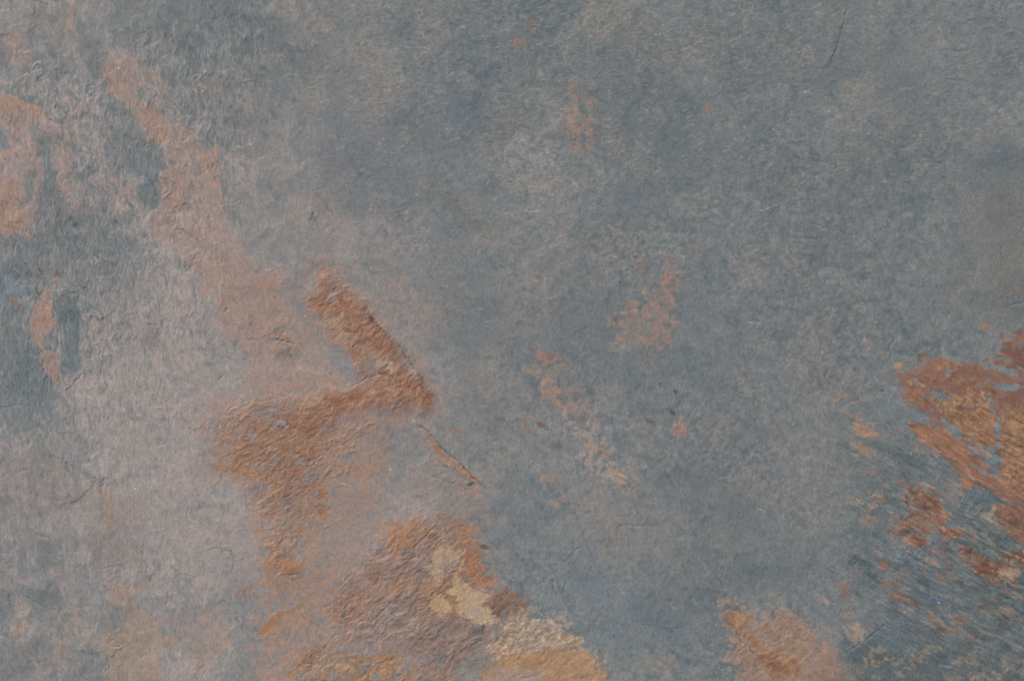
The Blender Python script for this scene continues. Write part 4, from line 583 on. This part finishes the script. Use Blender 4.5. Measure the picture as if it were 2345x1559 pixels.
# ---------------------------------------------------------------- fine relief and fine pigment of the whole face
zone = (1 - ROUGH)
H *= .55
H += .8 * N['big'] + .5 * N['und'] * (.2 + 1.3 * ROUGH)
H += zone * (.010 * N['i'] + .034 * fib * (1 + 1.2 * streak_zone) + .026 * N['g'])
H += zone * leftm * .08 * N['vr'] * (.15 + 1.2 * streak_zone)
for sd, sc_, hh in [(101, 190, 1.0), (111, 130, .8), (121, 240, 1.0), (131, 90, .55)]:      # thin cleavage plates with broken rims
    T_ = fbm(sc_, 6, sd, warp=6, gain=.5); A_ = ss(.5, 1.9, fbm(150, 3, sd + 5)) * (.35 + .65 * leftm + .5 * rightm) * (1 - .2 * ROUGH)
    k_ = ss(-.012, .012, T_); H += hh * A_ * k_; COL *= (1 + .025 * A_ * (k_ - .5))[..., None]
upm = ss(1960, 1800, X)
H += ROUGH * upm * (.30 * N['u'] + .14 * N['r'] + .22 * N['c'] + .12 * N['g'])
H += ROUGH * (1 - upm) * (.16 * N['d'] + .05 * N['i'] + .12 * N['g'])
COL *= (1 + .016 * N['i'] + .022 * fib + (.020 + .008 * np.clip(N['mid'], -1.5, 1.5)) * N['g'] + .012 * N['c'] + ROUGH * (.04 * N['u'] * upm + .05 * N['d'] * (1 - upm)))[..., None]
OPEN = 1 - np.clip(ROUGH, 0, 1); TW = ss(900, 500, Y + 40 * WY) * ss(450, 700, X)
COL += (OPEN * (TW * (13 * ss(.9, 2.2, N['fh']) * ss(-.3, 1.2, N['mid2'] + .4 * N['i']) - 4 * ss(1.0, 2.2, -N['fh'])) + leftm * (7 * ss(.9, 2.2, N['fv']) - 5 * ss(1.0, 2.2, -N['fv'])) * (.5 + streak_zone)))[..., None]
H += OPEN * (TW * .035 * N['fh'] + leftm * .05 * N['fv'] * (.3 + streak_zone))
COL[..., 0] *= 1 + .006 * N['mid2']; COL[..., 2] *= 1 - .006 * N['mid2']
COL *= (1 + STRK * .03 * N['d'])[..., None]
lum = COL.mean(-1); wr = COL[..., 0] - COL[..., 2]
k_ = np.where(wr > 0, .16 * ss(30, 80, wr), .14)[..., None]; COL += k_ * (lum[..., None] * np.array((1.0, 1.0, 1.0), np.float32) - COL)
wm = ss(4, 30, wr)[..., None]; COL *= 1 + wm * np.array((.012, -.008, .006), np.float32)
COL = np.clip(COL, 20, 235)
s = COL / 255; LIN = np.where(s <= .04045, s / 12.92, ((s + .055) / 1.055) ** 2.4)
LIN = (LIN / KCAL).astype(np.float32)

# ---------------------------------------------------------------- meshes
P = np.stack([(X - PW / 2) * U, (PH / 2 - Y) * U, H * U], -1).reshape(-1, 3).astype(np.float32)
gy_, gx_ = np.gradient(H, ys, xs)
nrm = np.stack([-gx_, gy_, np.ones_like(gx_)], -1); nrm /= np.linalg.norm(nrm, axis=-1, keepdims=True); nrm = nrm.reshape(-1, 3).astype(np.float32)
C4 = np.concatenate([LIN, np.ones((NY, NX, 1), np.float32)], -1).reshape(-1, 4)
R1 = ROUGH.reshape(-1)
I = np.arange(NX * NY).reshape(NY, NX)
Q = np.stack([I[1:, :-1], I[1:, 1:], I[:-1, 1:], I[:-1, :-1]], -1).reshape(-1, 4)
FP = PART[:-1, :-1].reshape(-1)

def stone():
    m = bpy.data.materials.new('riven_slate'); m.use_nodes = True; n = m.node_tree.nodes; l = m.node_tree.links
    b = n['Principled BSDF']
    at = n.new('ShaderNodeAttribute'); at.attribute_name = 'stone_pigment'
    ar = n.new('ShaderNodeAttribute'); ar.attribute_name = 'crust'
    tc = n.new('ShaderNodeTexCoord')
    n1 = n.new('ShaderNodeTexNoise'); n1.inputs['Scale'].default_value = 760; n1.inputs['Detail'].default_value = 3; n1.inputs['Roughness'].default_value = .7
    mp = n.new('ShaderNodeMapping'); mp.inputs['Scale'].default_value = (1.0, .45, 1.0)
    l.new(tc.outputs['Object'], mp.inputs[0]); l.new(mp.outputs[0], n1.inputs['Vector'])
    mr = n.new('ShaderNodeMapRange'); mr.inputs['From Min'].default_value = .25; mr.inputs['From Max'].default_value = .75; mr.inputs['To Min'].default_value = .84; mr.inputs['To Max'].default_value = 1.16
    l.new(n1.outputs['Fac'], mr.inputs['Value'])
    vm = n.new('ShaderNodeVectorMath'); vm.operation = 'SCALE'; l.new(at.outputs['Color'], vm.inputs[0]); l.new(mr.outputs[0], vm.inputs['Scale'])
    l.new(vm.outputs[0], b.inputs['Base Color'])
    n2 = n.new('ShaderNodeTexNoise'); n2.inputs['Scale'].default_value = 1500; n2.inputs['Detail'].default_value = 2; l.new(tc.outputs['Object'], n2.inputs['Vector'])
    bp = n.new('ShaderNodeBump'); bp.inputs['Strength'].default_value = .3; bp.inputs['Distance'].default_value = .00012
    l.new(n2.outputs['Fac'], bp.inputs['Height']); l.new(bp.outputs[0], b.inputs['Normal'])
    rr_ = n.new('ShaderNodeMapRange'); rr_.inputs['To Min'].default_value = .66; rr_.inputs['To Max'].default_value = .9
    l.new(ar.outputs['Fac'], rr_.inputs['Value']); l.new(rr_.outputs[0], b.inputs['Roughness'])
    b.inputs['Specular IOR Level'].default_value = .25
    return m
MAT = stone()
def build(name, verts, quads, cols, normals, rough, parent):
    me = bpy.data.meshes.new(name); nv, nf = len(verts), len(quads)
    me.vertices.add(nv); me.vertices.foreach_set('co', verts.ravel())
    me.loops.add(nf * 4); me.loops.foreach_set('vertex_index', quads.astype(np.int32).ravel())
    me.polygons.add(nf); me.polygons.foreach_set('loop_start', np.arange(0, nf * 4, 4, dtype=np.int32))
    me.update(calc_edges=True)
    a = me.attributes.new('stone_pigment', 'FLOAT_COLOR', 'POINT'); a.data.foreach_set('color', cols.astype(np.float32).ravel())
    a = me.attributes.new('crust', 'FLOAT', 'POINT'); a.data.foreach_set('value', rough.astype(np.float32).ravel())
    me.polygons.foreach_set('use_smooth', np.ones(nf, dtype=bool)); me.materials.append(MAT)
    if normals is not None: me.normals_split_custom_set_from_vertices(normals)
    o = bpy.data.objects.new(name, me); sc.collection.objects.link(o); o.parent = parent
    return o
slab = bpy.data.objects.new('slate_tile', None); sc.collection.objects.link(slab)
slab.empty_display_size = .1
slab['label'] = 'flat riven tile of blue grey slate with pink stains and orange rust crusts'
slab['category'] = 'stone tile'
for k, (nm, lab) in enumerate(PARTS):
    q = Q[FP == k]
    if len(q) < 12: continue
    u, inv = np.unique(q, return_inverse=True)
    o = build(nm, P[u], inv.reshape(-1, 4), C4[u], nrm[u], R1[u], slab)
    if lab: o['label'] = lab
# riven sides and underside
T = 0.018; ring = np.concatenate([I[0, :], I[1:, -1], I[-1, -2::-1], I[-2:0:-1, 0]])
lv = 5; rp = P[ring]; V = [rp]; rg = np.random.RandomState(3)
for k in range(1, lv + 1):
    v = rp.copy(); v[:, 2] = rp[:, 2] * (1 - k / lv) - T * k / lv; off = 1 + .004 * rg.rand() + (rg.rand(len(ring)) * .0012)
    v[:, 0] *= off; v[:, 1] *= off; V.append(v)
n = len(ring); V = np.concatenate(V); qs = []
a = np.arange(n); b_ = (a + 1) % n
for k in range(lv): qs.append(np.stack([a + k * n, b_ + k * n, b_ + (k + 1) * n, a + (k + 1) * n], -1))
cb = len(V); V = np.concatenate([V, [[V[:, 0].min(), V[:, 1].max(), -T], [V[:, 0].max(), V[:, 1].max(), -T], [V[:, 0].max(), V[:, 1].min(), -T], [V[:, 0].min(), V[:, 1].min(), -T]]]).astype(np.float32)
qs.append(np.array([[cb, cb + 1, cb + 2, cb + 3]])); qs = np.concatenate(qs)
cc = np.tile(np.array([.13, .16, .18, 1], np.float32), (len(V), 1)); cc[:, :3] *= (.85 + .3 * rg.rand(len(V), 1))
build('tile_edge', V, qs, cc, None, np.full(len(V), .5), slab)
